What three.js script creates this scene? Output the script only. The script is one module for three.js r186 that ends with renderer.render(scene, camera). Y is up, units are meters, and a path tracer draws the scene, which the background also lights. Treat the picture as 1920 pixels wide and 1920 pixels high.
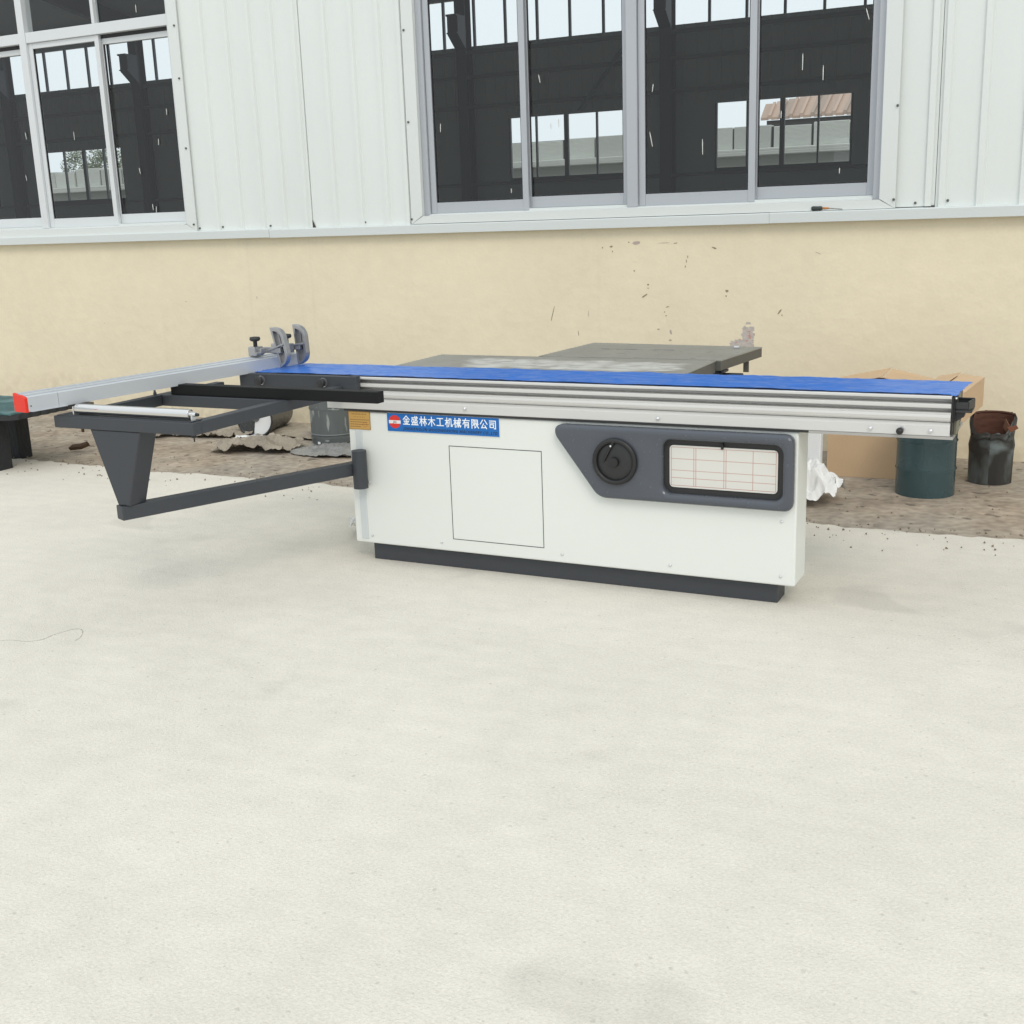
import * as THREE from 'three';
import { RoundedBoxGeometry } from 'three/addons/geometries/RoundedBoxGeometry.js';
import { ImprovedNoise } from 'three/addons/math/ImprovedNoise.js';
import { mergeGeometries, mergeVertices, toCreasedNormals } from 'three/addons/utils/BufferGeometryUtils.js';

// ---------------------------------------------------------------- camera, sky, sun, exposure
const scene = new THREE.Scene();
const camera = new THREE.PerspectiveCamera(46.9, 1, 0.05, 600);
camera.position.set(0, 1.6, 7.88);
camera.rotation.order = 'YXZ';
camera.rotation.set(THREE.MathUtils.degToRad(-14.08), THREE.MathUtils.degToRad(26.54), THREE.MathUtils.degToRad(-2.01));

const renderer = new THREE.WebGLRenderer({ antialias: true });
renderer.toneMapping = THREE.LinearToneMapping;
renderer.toneMappingExposure = 1.03;
renderer.shadowMap.enabled = true;

{ // overcast sky, slightly brighter overhead
  const w = 64, h = 32, d = new Float32Array(w * h * 4);
  for (let j = 0; j < h; j++) for (let i = 0; i < w; i++) {
    const el = ((j + 0.5) / h - 0.5) * Math.PI, up = Math.max(0, Math.sin(el));
    const L = 0.92 + 0.30 * up, k = (j * w + i) * 4;
    d[k] = 0.93 * L; d[k + 1] = 0.99 * L; d[k + 2] = 1.03 * L; d[k + 3] = 1;
  }
  const sky = new THREE.DataTexture(d, w, h, THREE.RGBAFormat, THREE.FloatType);
  sky.mapping = THREE.EquirectangularReflectionMapping; sky.magFilter = THREE.LinearFilter; sky.needsUpdate = true;
  scene.background = sky; scene.environment = sky;
}
const sun = new THREE.DirectionalLight(0xfff4e4, 0.9);
sun.position.set(9, 17, 17); sun.target.position.set(-2, 0, 2);
sun.castShadow = true; sun.shadow.radius = 40; sun.shadow.mapSize.set(2048, 2048);
Object.assign(sun.shadow.camera, { left: -14, right: 14, top: 14, bottom: -14, near: 1, far: 60 });
scene.add(sun, sun.target);

// ---------------------------------------------------------------- helpers
let seed = 20231;
const rnd = () => { seed = (seed * 1664525 + 1013904223) >>> 0; return seed / 4294967296; };
const rr = (a, b) => a + (b - a) * rnd();
const noise = new ImprovedNoise();
const fbm = (x, y, z = 0, o = 4) => { let s = 0, a = 0.5, f = 1; for (let i = 0; i < o; i++) { s += a * noise.noise(x * f + 3.1 * i, y * f + 7.7 * i, z + 1.3 * i); a *= 0.5; f *= 2; } return s; };
const clamp = (v, a = 0, b = 1) => Math.min(b, Math.max(a, v));
const mix = (a, b, t) => a + (b - a) * t;
const toS = (c) => { c = clamp(c); return Math.round(255 * (c <= 0.0031308 ? 12.92 * c : 1.055 * Math.pow(c, 1 / 2.4) - 0.055)); };
function tex(w, h, fn, data = false) {   // fn(u, v) -> linear rgb (colour) or grey (data)
  const d = new Uint8Array(w * h * 4);
  for (let j = 0; j < h; j++) for (let i = 0; i < w; i++) {
    const c = fn((i + 0.5) / w, (j + 0.5) / h), k = (j * w + i) * 4;
    if (data) d[k] = d[k + 1] = d[k + 2] = Math.round(255 * clamp(c)); else { d[k] = toS(c[0]); d[k + 1] = toS(c[1]); d[k + 2] = toS(c[2]); }
    d[k + 3] = 255;
  }
  const t = new THREE.DataTexture(d, w, h, THREE.RGBAFormat);
  t.wrapS = t.wrapT = THREE.RepeatWrapping; t.magFilter = THREE.LinearFilter; t.minFilter = THREE.LinearMipmapLinearFilter; t.generateMipmaps = true;
  if (!data) t.colorSpace = THREE.SRGBColorSpace;
  t.needsUpdate = true; return t;
}
const rgb = (r, g, b) => new THREE.Color().setRGB(r, g, b);
const mat = (c, roughness = 0.6, metalness = 0, o = {}) => new THREE.MeshStandardMaterial({ color: rgb(...c), roughness, metalness, ...o });
const phys = (c, roughness, o = {}) => new THREE.MeshPhysicalMaterial({ color: rgb(...c), roughness, ...o });

const taken = {};
const numbered = (n) => { taken[n] = (taken[n] ?? -1) + 1; return taken[n] ? n + '_' + String(taken[n]).padStart(3, '0') : n; };
function info(o, label, category, group) { o.userData = { ...o.userData, label, category }; if (group) o.userData.group = group; return o; }
function thing(name, label, category, [x, y, z] = [0, 0, 0], group) {
  const g = new THREE.Group(); g.name = numbered(name); g.position.set(x, y, z); g.userData.thing = true; scene.add(g);
  info(g, label, category, group); delete g.userData.thing; g.isThing = true; return g;
}
function shade(m) { m.castShadow = true; m.receiveShadow = true; return m; }
// geometry is written in world metres; a part shifts back by its thing's base
function part(parent, name, geo, m) {
  const o = shade(new THREE.Mesh(geo, m)); o.name = name;
  if (parent.isThing) o.position.copy(parent.position).negate();
  parent.add(o); return o;
}
function partGroup(parent, name) { const g = new THREE.Group(); g.name = name; g.position.copy(parent.position).negate(); parent.add(g); return g; }
function single(name, label, category, geo, m, base, group) {   // one-mesh thing with its origin at its base
  geo.translate(-base[0], -base[1], -base[2]);
  const o = shade(new THREE.Mesh(geo, m)); o.name = numbered(name); o.position.set(...base); scene.add(o); return info(o, label, category, group);
}
function structure(name, geo, m) { const o = shade(new THREE.Mesh(geo, m)); o.name = numbered(name); o.userData.kind = 'structure'; scene.add(o); return o; }

const bx = (x0, x1, y0, y1, z0, z1) => new THREE.BoxGeometry(Math.abs(x1 - x0), Math.abs(y1 - y0), Math.abs(z1 - z0)).translate((x0 + x1) / 2, (y0 + y1) / 2, (z0 + z1) / 2);
const rb = (x0, x1, y0, y1, z0, z1, r = 0.004, s = 2) => new RoundedBoxGeometry(Math.abs(x1 - x0), Math.abs(y1 - y0), Math.abs(z1 - z0), s, r).translate((x0 + x1) / 2, (y0 + y1) / 2, (z0 + z1) / 2);
const shapeOf = (pts) => new THREE.Shape(pts.map(([a, b]) => new THREE.Vector2(a, b)));
const ex = (s, depth, bevel = 0, cs = 12) => new THREE.ExtrudeGeometry(s, { depth: depth - 2 * bevel, bevelEnabled: bevel > 0, bevelThickness: bevel, bevelSize: bevel, bevelOffset: -bevel, bevelSegments: 3, curveSegments: cs }).translate(0, 0, bevel);
const exX = (zy, x0, x1) => ex(shapeOf(zy.map(([z, y]) => [-z, y])), x1 - x0).rotateY(Math.PI / 2).translate(x0, 0, 0);
const exY = (xz, y0, y1) => ex(shapeOf(xz.map(([x, z]) => [x, -z])), y1 - y0).rotateX(-Math.PI / 2).translate(0, y0, 0);
const exZ = (xy, z0, z1, bevel = 0) => ex(shapeOf(xy), z1 - z0, bevel).translate(0, 0, z0);
function cyl(a, b, r0, r1 = r0, n = 24) {   // between two points
  const A = new THREE.Vector3(...a), B = new THREE.Vector3(...b), L = A.distanceTo(B);
  const g = new THREE.CylinderGeometry(r1, r0, L, n); g.translate(0, L / 2, 0);
  g.applyQuaternion(new THREE.Quaternion().setFromUnitVectors(new THREE.Vector3(0, 1, 0), B.clone().sub(A).normalize())); return g.translate(...a);
}
const lathe = (pts, n = 40) => new THREE.LatheGeometry(pts.map(([r, y]) => new THREE.Vector2(r, y)), n);
function plain(gs) { return mergeGeometries(gs.map((g) => { const q = g.index ? g.toNonIndexed() : g; for (const k of Object.keys(q.attributes)) if (!['position', 'normal', 'uv'].includes(k)) q.deleteAttribute(k); return q; })); }
function worldUV(geo, plane, s = 1) {   // uv in metres from two world axes
  const p = geo.attributes.position, uv = new Float32Array(p.count * 2), ax = { x: 0, y: 1, z: 2 };
  for (let i = 0; i < p.count; i++) { uv[2 * i] = p.getComponent(i, ax[plane[0]]) * s; uv[2 * i + 1] = p.getComponent(i, ax[plane[1]]) * s; }
  geo.setAttribute('uv', new THREE.BufferAttribute(uv, 2)); return geo;
}

// ---------------------------------------------------------------- shared textures
const grainT = tex(256, 256, (u, v) => 0.5 + 0.55 * fbm(u * 40, v * 40, 1, 3), true);
const blotT = tex(256, 256, (u, v) => 0.5 + 0.6 * fbm(u * 6, v * 6, 4, 5), true);

// ---------------------------------------------------------------- ground
const soilT = tex(1024, 1024, (u, v) => {   // 6 m square
  const a = fbm(u * 7, v * 7, 2, 5), b = fbm(u * 26, v * 26, 9, 4), c = fbm(u * 120, v * 120, 5, 2);
  const g = clamp(0.45 + 1.3 * a + 0.35 * b), k = 0.88 + 0.5 * b + 0.55 * c;
  let r = [mix(0.42, 0.36, g) * k, mix(0.34, 0.335, g) * k, mix(0.26, 0.29, g) * k];
  if (fbm(u * 60, v * 60, 21, 2) > 0.3) r = r.map((x) => x * 0.5);
  return r;
});
soilT.repeat.set(1 / 6, 1 / 6);
const soilB = tex(512, 512, (u, v) => 0.5 + 0.4 * fbm(u * 16, v * 16, 2, 5) + 0.25 * fbm(u * 90, v * 90, 8, 2), true); soilB.repeat.set(1 / 3, 1 / 3);
const soilM = new THREE.MeshStandardMaterial({ map: soilT, bumpMap: soilB, bumpScale: 0.012, roughness: 0.95 });
structure('ground', worldUV(new THREE.PlaneGeometry(500, 500, 1, 1).rotateX(-Math.PI / 2), 'xz'), soilM);
// pale cement yard on the camera's side of the machine
const cementT = tex(1408, 1408, (u, v) => {   // 4 m square
  const a = fbm(u * 5, v * 5, 12, 4), b = fbm(u * 34, v * 34, 15, 3), c = noise.noise(u * 420, v * 420, 3), d = noise.noise(u * 900, v * 900, 8), tr = fbm(u * 9, v * 70, 31, 3);
  let k = 1 + 0.10 * a + 0.08 * b + 0.09 * c + 0.10 * d + 0.05 * tr;
  const pit = noise.noise(u * 230, v * 230, 17); if (pit > 0.60) k *= 0.82;          // pinholes
  const st = clamp((fbm(u * 7, v * 7, 51, 4) - 0.27) * 9) * 0.10;                     // old damp spots with an edge
  const cr = Math.abs(fbm(u * 3.1, v * 3.1, 77, 4)); const crk = cr < 0.0016 && fbm(u * 2, v * 2, 5, 2) > 0.05 ? 0.45 : 1;   // hair cracks
  k *= (1 - st) * crk;
  return [0.69 * k, 0.655 * k, 0.58 * k];
});
cementT.repeat.set(1 / 4, 1 / 4);
const cementB = tex(1024, 1024, (u, v) => 0.5 + 0.25 * fbm(u * 60, v * 60, 2, 3) + 0.3 * noise.noise(u * 400, v * 400, 4), true); cementB.repeat.set(1 / 2, 1 / 2);
const cementM = new THREE.MeshStandardMaterial({ map: cementT, bumpMap: cementB, bumpScale: 0.004, roughness: 0.93 });
{ // broken edge where the cement meets the dirt
  const p = [[-30, 40], [30, 40]]; for (let x = 30; x >= -30; x -= (x > -9 && x < 3 ? 0.03 : 0.5)) p.push([x, 1.95 + 0.10 * fbm(x * 1.1, 3, 2, 3) + 0.07 * fbm(x * 9, 1, 6, 4)]);
  structure('concrete_yard', worldUV(exY(p, -0.1, 0.012), 'xz'), cementM);
}

// ---------------------------------------------------------------- workshop building
const W = thing('workshop_building', 'white steel clad workshop with cream plaster base and aluminium sliding windows', 'building', [-5, 0, -10]);
const creamT = tex(2048, 512, (u, v) => {   // x -10..0.24 m, y 0..1.5 m; v runs upward
  const x = -10 + u * 10.24, y = v * 1.5;
  let k = 1 + 0.08 * fbm(x * 1.3, y * 1.3, 3, 4) + 0.05 * fbm(x * 9, y * 9, 7, 3) + 0.05 * fbm(x * 60, y * 60, 2, 2);
  let c = [0.795 * k, 0.715 * k, 0.54 * k];
  // splash-back stain along the foot, with its own ragged grain
  const st = clamp((0.30 + 0.5 * fbm(x * 2.2, y * 2, 11, 4) - y) * 3) * clamp(0.55 + 2.2 * fbm(x * 14, y * 14, 19, 3));
  c = [mix(c[0], 0.50, st * 0.4), mix(c[1], 0.43, st * 0.4), mix(c[2], 0.30, st * 0.4)];
  // grey drip streaks
  const dr = clamp(fbm(x * 11, y * 0.5, 31, 3) * 3 - 0.55) * 0.16 * clamp(fbm(x * 0.6, 5, 3, 2) * 4 + 0.4);
  c = c.map((q, i) => mix(q, [0.5, 0.48, 0.42][i], dr));
  // peeled patch down to grey render, with red brick spots
  const px = x + 2.112, py = y - 0.745, e = 0.012 * fbm(x * 40, y * 40, 5, 3) * 2;
  const main = Math.abs(px) < 0.042 + e && py > -0.10 && py < 0.075 + e, side = px < -0.03 && px > -0.125 + e && py < 0.0 + e - Math.abs(px) * 0.15 && py > -0.10;
  const wisp = Math.hypot(px - 0.0, (py - 0.098) * 2.2) < 0.017 + e;
  if (main || side || wisp) { const n = 1 + 0.4 * fbm(x * 50, y * 50, 1, 3); c = [0.50 * n, 0.46 * n, 0.43 * n]; if (fbm(x * 34, y * 46, 8, 2) > 0.22) c = [0.55, 0.27, 0.22]; }
  return c;
});
creamT.wrapS = creamT.wrapT = THREE.ClampToEdgeWrapping;
const creamB = tex(512, 512, (u, v) => 0.5 + 0.5 * fbm(u * 20, v * 20, 6, 4), true); creamB.repeat.set(7, 1);
const creamM = new THREE.MeshStandardMaterial({ map: creamT, roughness: 0.9, bumpMap: creamB, bumpScale: 0.004 });
{
  const g = new THREE.BoxGeometry(24, 1.5, 0.24).translate(-6, 0.75, -0.12);
  const p = g.attributes.position, uv = g.attributes.uv;
  for (let i = 0; i < p.count; i++) uv.setXY(i, (p.getX(i) + 10) / 10.24, p.getY(i) / 1.5);
  // several columns so that the clamped edge colour stays outside the picture
  part(W, 'plinth_wall', g, creamM);
}
// chips, scratches and pits in the plaster: shallow marks as thin slivers of exposed render
const chipM = mat([0.30, 0.25, 0.18], 0.95), chipL = mat([0.46, 0.40, 0.36], 0.95);
const chips = [[-2.90, 1.390, 0.07, 0.028, 0.1, 1], [-2.96, 1.395, 0.012, 0.010, 0], [-3.09, 1.368, 0.030, 0.014, 0.2], [-3.155, 1.362, 0.010, 0.012, 0], [-3.08, 1.335, 0.008, 0.014, 0], [-2.70, 1.385, 0.10, 0.004, 0.02, 1], [-2.62, 1.382, 0.035, 0.006, 0.1],
  [-2.35, 1.345, 0.045, 0.012, -0.4], [-2.535, 1.29, 0.006, 0.022, 0], [-2.545, 1.26, 0.006, 0.026, 0.1], [-2.552, 1.225, 0.007, 0.016, 0], [-2.92, 1.20, 0.012, 0.010, 0], [-2.82, 1.105, 0.014, 0.012, 0], [-2.82, 1.082, 0.012, 0.007, 0], [-2.845, 1.03, 0.052, 0.010, 0.55],
  [-2.26, 1.06, 0.022, 0.020, -0.4], [-2.265, 1.027, 0.014, 0.010, 0], [-2.68, 0.953, 0.036, 0.007, 0.3], [-2.70, 0.918, 0.010, 0.008, 0], [-2.69, 0.893, 0.014, 0.006, 0.3], [-1.90, 0.925, 0.010, 0.045, -0.6], [-1.885, 0.90, 0.012, 0.008, 0.6], [-3.55, 0.90, 0.006, 0.13, -0.28], [-3.27, 0.905, 0.004, 0.05, -0.06, 1], [-3.35, 0.765, 0.005, 0.04, 0.08],
  [-2.745, 0.80, 0.022, 0.007, 0], [-2.655, 0.78, 0.016, 0.045, 0.3, 1], [-2.66, 0.725, 0.024, 0.007, 0], [-1.66, 1.30, 0.05, 0.004, -0.4, 1], [-6.95, 0.99, 0.010, 0.008, 0.3], [-7.9, 0.8, 0.010, 0.008, 0.3, 1], [-6.2, 1.02, 0.006, 0.03, 0, 1]];
for (const [x, y, w, h, a, l] of chips) {
  const n = 9, pts = []; for (let i = 0; i < n; i++) { const t = i / n * Math.PI * 2, q = rr(0.65, 1.1); pts.push([Math.cos(t) * w / 2 * q, Math.sin(t) * h / 2 * q]); }
  part(W, 'plaster_chip', exZ(pts, 0, 0.0016).rotateZ(a).translate(x, y, 0.0002), l ? chipL : chipM);
}
// siding
const sidingT = tex(512, 1024, (u, v) => {
  const k = 1 + 0.05 * fbm(u * 3, v * 2, 3, 3) + 0.012 * fbm(u * 40, v * 0.4, 9, 2) + 0.015 * fbm(u * 90, v * 90, 2, 2);
  const st = clamp(fbm(u * 14, v * 0.5, 41, 2) * 3 - 0.6) * 0.07;
  return [mix(0.735, 0.6, st) * k, mix(0.775, 0.6, st) * k, mix(0.76, 0.54, st) * k];
});
sidingT.repeat.set(1 / 1.5, 1 / 3);
const sidingM = new THREE.MeshStandardMaterial({ map: sidingT, roughness: 0.5 });
const PY = 1.558, EAVE = 7.65;
function sidingPanel(x0, x1, ribs, y0 = PY, y1 = EAVE, dz = 0) {
  const f = 0.022 + dz, pts = [[x0, f]];
  for (const r of ribs) pts.push([r - 0.025, f], [r - 0.017, f + 0.020], [r + 0.017, f + 0.020], [r + 0.025, f]);
  pts.push([x1, f], [x1, -0.05], [x0, -0.05]);
  const g = exY(pts, y0, y1); return part(W, 'siding_panel', worldUV(g, 'xy'), sidingM);
}
const ribsIn = (a, b, step = 0.226) => { const r = []; for (let x = a; x < b; x += step) r.push(x); return r; };
sidingPanel(-6.77, -5.577, [-6.50, -6.26, -6.04, -5.83, -5.62], PY, EAVE, 0.005);
sidingPanel(-5.571, -4.60, [-5.35, -5.11, -4.88, -4.70], PY + 0.004);
sidingPanel(-1.24, -0.957, [-0.995], PY + 0.012);
sidingPanel(-0.953, 0.2, [-0.915, -0.70, -0.46, -0.22, 0.02], PY, EAVE, 0.004);
sidingPanel(0.204, 0.90, ribsIn(0.3, 0.85));
sidingPanel(4.3, 8, ribsIn(4.45, 7.9));
sidingPanel(-12.3, -10.14, ribsIn(-12.2, -10.2));
sidingPanel(-40, -12.3, ribsIn(-39.8, -12.4, 0.45), 1.5);
for (const x of [-10.1, -4.57, 0.96]) sidingPanel(x, x + 3.29, ribsIn(x + 0.15, x + 3.2), 4.26);
// sheared little corner gaps at the panel feet
const gapM = mat([0.06, 0.05, 0.045], 0.9);
part(W, 'panel_gap', exZ([[-5.574, 1.562], [-5.545, 1.562], [-5.574, 1.625]], 0.0285, 0.0295), gapM);
part(W, 'panel_gap', bx(-1.0, -0.958, 1.562, 1.575, 0.0225, 0.0350), gapM);
// drip flashing in three lengths
const flashM = mat([0.66, 0.705, 0.705], 0.45, 0.05);
for (const [a, b, dy, dz] of [[-40, -5.978, 0.004, 0.003], [-5.976, -1.967, 0, 0], [-1.965, 8, 0.001, 0.004]])
  part(W, 'flashing_strip', exX([[0.003, 1.500 + dy], [0.056 + dz, 1.497 + dy], [0.060 + dz, 1.495 + dy], [0.062 + dz, 1.555 + dy], [0.058 + dz, 1.560 + dy], [0.003, 1.566 + dy]], a, b), flashM);
// screws
const screwM = mat([0.12, 0.125, 0.115], 0.5, 0.4), screwG = new THREE.CylinderGeometry(0.007, 0.0085, 0.008, 10).rotateX(Math.PI / 2);
for (const [x, y, z] of [[-6.745, 3.15, 0.056], [-6.745, 2.755, 0.056], [-6.745, 2.22, 0.056], [-6.74, 1.62, 0.056], [-6.70, 1.588, 0.032], [-6.46, 1.592, 0.032], [-5.98, 1.588, 0.032], [-5.63, 1.592, 0.032], [-5.09, 1.590, 0.027], [-4.645, 2.92, 0.056], [-4.645, 2.29, 0.056], [-4.66, 1.60, 0.056], [-1.195, 2.17, 0.056], [-1.195, 1.617, 0.056], [-1.07, 1.592, 0.027], [-0.88, 1.60, 0.031], [-0.3, 1.60, 0.031]])
  part(W, 'screw', screwG.clone().translate(x, y, z), screwM);

// windows
const aluM = mat([0.46, 0.485, 0.52], 0.42, 0.3), aluL = mat([0.68, 0.71, 0.73], 0.45, 0.1), trimM = mat([0.70, 0.735, 0.725], 0.45, 0.02);
const glassM = phys([0.94, 0.965, 0.965], 0.0, { transmission: 1, thickness: 0, ior: 1.5, side: THREE.DoubleSide });
const sealM = mat([0.03, 0.03, 0.035], 0.7), streakM = mat([0.62, 0.64, 0.62], 0.6);
const sheetPane = (x0, x1, y0, y1, z) => new THREE.PlaneGeometry(x1 - x0, y1 - y0).translate((x0 + x1) / 2, (y0 + y1) / 2, z);
function frontWindow(X0, X1, fm, streaks) {
  const w = partGroup(W, 'window'), yB = 1.618, yT = 3.17, top = 4.22, xm = (X0 + X1) / 2;
  const add = (n, g, m) => part(w, n, g, m);
  add('jamb', rb(X0, X0 + 0.048, yB, top, -0.09, 0.012, 0.003), fm); add('jamb', rb(X1 - 0.048, X1, yB, top, -0.09, 0.012, 0.003), fm);
  add('bottom_track', exX([[-0.09, yB], [0.03, yB - 0.012], [0.03, yB + 0.004], [0.004, yB + 0.014], [-0.012, yB + 0.014], [-0.012, yB + 0.03], [-0.09, yB + 0.03]], X0 + 0.049, X1 - 0.049), trimM);
  add('mullion', rb(xm - 0.038, xm + 0.038, yB + 0.012, top - 0.05, -0.085, 0.016, 0.003), fm);
  add('top_rail', rb(X0 + 0.049, X1 - 0.049, top - 0.05, top, -0.09, 0.012, 0.003), fm);
  for (const [a, b] of [[X0 + 0.049, xm - 0.039], [xm + 0.039, X1 - 0.049]]) {
    const c = (a + b) / 2, st = 0.046;
    add('transom', rb(a, b, yT, yT + 0.085, -0.085, 0.010, 0.003), fm);
    add('light_mullion', rb(c - 0.016, c + 0.016, yT + 0.086, top - 0.051, -0.05, 0.006, 0.002), fm);
    add('pane', sheetPane(a, b, yT + 0.086, top - 0.051, -0.031), glassM);
    for (const [p, q, zf] of [[a + 0.001, c + 0.024, -0.008], [c - 0.018, b - 0.001, -0.046]]) {
      const y0 = yB + 0.031 - (zf > -0.02 ? 0.015 : 0), y1 = yT - (zf > -0.02 ? 0.001 : 0.028), zb = zf - 0.032, br = 0.078;
      add('sash_stile', rb(p, p + st, y0, y1, zb, zf, 0.003), fm); add('sash_stile', rb(q - st, q, y0, y1, zb, zf, 0.003), fm);
      add('sash_rail', rb(p + st, q - st, y0, y0 + br, zb + 0.002, zf - 0.002, 0.003), fm); add('sash_rail', rb(p + st, q - st, y1 - 0.046, y1, zb + 0.002, zf - 0.002, 0.003), fm);
      const gz = zb + 0.016;
      add('gasket', plain([bx(p + st, q - st, y0 + br, y0 + br + 0.006, gz - 0.006, gz + 0.008), bx(p + st, p + st + 0.006, y0 + br + 0.006, y1 - 0.047, gz - 0.006, gz + 0.008), bx(q - st - 0.006, q - st, y0 + br + 0.006, y1 - 0.047, gz - 0.006, gz + 0.008)]), sealM);
      add('pane', sheetPane(p + st - 0.004, q - st + 0.004, y0 + br - 0.004, y1 - 0.04, gz), glassM);
    }
    add('track_cover', bx(c + 0.03, b, yT - 0.026, yT, -0.075, -0.04), sealM);
  }
  // rain streaks clinging to the glass
  for (const [x, y, L, a, z] of streaks) {
    const g = exZ([[-0.0022, 0], [0.0022, 0], [0.0034, L * 0.8], [0.001, L], [-0.002, L * 0.96], [-0.0032, L * 0.7]], 0, 0.0015).rotateZ(a).translate(x, y, z); add('streak', g, streakM);
  }
  // folded trim with mitred corners
  const t = 0.092, T0 = X0 - t, T1 = X1 + t, yb = PY + 0.007;
  add('trim', exZ([[T0, yb], [T1, yb], [X1 - 0.004, yB + 0.002], [X0 + 0.004, yB + 0.002]], 0.040, 0.048), trimM);
  add('trim', exZ([[T1 + 0.002, yb], [T1 + 0.002, top + 0.09], [X1 - 0.002, top], [X1 - 0.002, yB + 0.006]], 0.040, 0.050), trimM);
  add('trim', exZ([[T0 - 0.002, yb], [X0 + 0.002, yB + 0.006], [X0 + 0.002, top], [T0 - 0.002, top + 0.09]], 0.040, 0.050), trimM);
  add('trim', exZ([[X0 + 0.004, top + 0.002], [X1 - 0.004, top + 0.002], [T1, top + 0.09], [T0, top + 0.09]], 0.040, 0.049), trimM);
  add('reveal', plain([bx(X1 - 0.0015, X1 + 0.001, yB, top, 0.013, 0.039), bx(X0 - 0.001, X0 + 0.0015, yB, top, 0.013, 0.039), bx(X0 + 0.01, X1 - 0.01, yB - 0.016, yB - 0.013, -0.09, 0.039), bx(X0, X1, top + 0.0005, top + 0.002, 0.013, 0.039)]), trimM);
}
frontWindow(-4.57, -1.28, aluM, [[-3.61, 2.49, 0.055, 0.2, -0.02], [-3.49, 2.19, 0.055, 0, -0.05], [-3.55, 2.18, 0.04, 0, -0.05], [-4.42, 2.21, 0.06, -0.05, -0.02], [-3.86, 1.76, 0.03, 0, -0.02], [-2.79, 2.37, 0.05, -0.15, -0.02], [-2.79, 2.02, 0.10, 0.2, -0.02], [-1.80, 2.43, 0.10, 0, -0.05], [-1.67, 2.36, 0.09, 0, -0.05], [-1.40, 2.69, 0.07, 0.3, -0.05], [-1.93, 2.15, 0.045, 0, -0.05], [-1.55, 1.79, 0.035, 0, -0.05], [-2.44, 1.95, 0.10, 0.02, -0.02]]);
frontWindow(-10.10, -6.81, aluL, [[-8.42, 3.42, 0.05, 0.05, -0.026], [-7.62, 3.42, 0.07, -0.05, -0.026], [-7.62, 3.26, 0.06, 0.3, -0.026], [-7.19, 3.30, 0.06, 0, -0.026], [-8.02, 2.36, 0.07, 0, -0.02], [-7.0, 2.5, 0.05, 0, -0.05], [-7.12, 2.27, 0.05, -0.1, -0.05], [-7.35, 2.05, 0.05, 0.15, -0.05], [-7.25, 1.75, 0.05, 0.05, -0.05], [-8.62, 2.4, 0.06, 0.1, -0.05], [-8.68, 2.05, 0.05, 0.15, -0.05], [-7.22, 1.72, 0.06, -0.1, -0.05]]);
frontWindow(0.96, 4.25, aluM, []);

// interior and far side
const linerM = mat([0.50, 0.54, 0.53], 0.8), steelM = mat([0.085, 0.095, 0.115], 0.6), roofM = mat([0.52, 0.55, 0.54], 0.7), floorM = mat([0.30, 0.29, 0.27], 0.9);
const rearSteelM = mat([0.26, 0.28, 0.28], 0.7);
const RZ = -21.1, BAY = 5.53, RX0 = -40, RX1 = 8;
part(W, 'floor_slab', bx(RX0, RX1, -0.05, 0.02, RZ, -0.25), floorM);
const corr = (x0, x1, y0, y1) => { const pts = []; for (let x = x0; x < x1 - 0.01; x += 0.3) pts.push([x, RZ], [Math.min(x + 0.24, x1), RZ], [Math.min(x + 0.25, x1), RZ + 0.015], [Math.min(x + 0.29, x1), RZ + 0.015]); pts.push([x1, RZ], [x1, RZ - 0.12], [x0, RZ - 0.12]); return exY(pts, y0, y1); };
part(W, 'rear_wall_base', bx(RX0, RX1, 0.02, 2.40, RZ - 0.12, RZ), linerM);
part(W, 'rear_wall_band', corr(RX0, RX1, 4.06, 5.90), linerM);
part(W, 'rear_wall_head', bx(RX0, RX1, 7.06, EAVE, RZ - 0.12, RZ), linerM);
part(W, 'rear_sill_rail', bx(RX0, RX1, 2.40, 2.47, RZ - 0.12, RZ + 0.09), mat([0.20, 0.21, 0.21], 0.7));
for (const y of [4.35, 5.1, 5.7]) part(W, 'girt', bx(RX0, RX1, y, y + 0.09, RZ + 0.016, RZ + 0.10), rearSteelM);
for (const x of [-12.1, -23.2]) part(W, 'brace', cyl([x, 4.1, RZ + 0.2], [x + 1.3, 5.6, RZ + 0.2], 0.05, 0.05, 8), rearSteelM);
const centres = [-1.5, -7.03, -12.56, -18.09, -23.62, -29.15, -34.68];
const rFrameM = mat([0.16, 0.17, 0.17], 0.6);
let prev = RX1;
for (const c of [...centres, null]) {
  const right = c === null ? RX0 : c + 1.625;
  part(W, 'rear_wall_pier', bx(right, prev, 2.47, 4.06, RZ - 0.12, RZ), linerM);
  if (c === null) break;
  const w = partGroup(W, 'rear_window'), L = c - 1.625, R = c + 1.625;
  const bars = [[L, L + 0.05], [c - 0.055, c + 0.055], [R - 0.05, R], [c - 0.86, c - 0.82], [c + 0.82, c + 0.86]];
  for (const [a, b] of bars) part(w, 'mullion', bx(a, b, 2.475, 4.055, RZ - 0.09, RZ - 0.01), rFrameM);
  part(w, 'sill', bx(L, R, 2.475, 2.56, RZ - 0.088, RZ - 0.012), rFrameM);
  for (let i = 0; i < 4; i++) { const xs = [L + 0.05, c - 0.86, c - 0.055, c + 0.82, c + 0.86]; const pa = [[L + 0.05, c - 0.86], [c - 0.82, c - 0.055], [c + 0.055, c + 0.82], [c + 0.86, R - 0.05]][i]; part(w, 'pane', sheetPane(pa[0], pa[1], 2.56, 4.055, RZ - 0.052), glassM); }
  prev = L;
}
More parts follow.
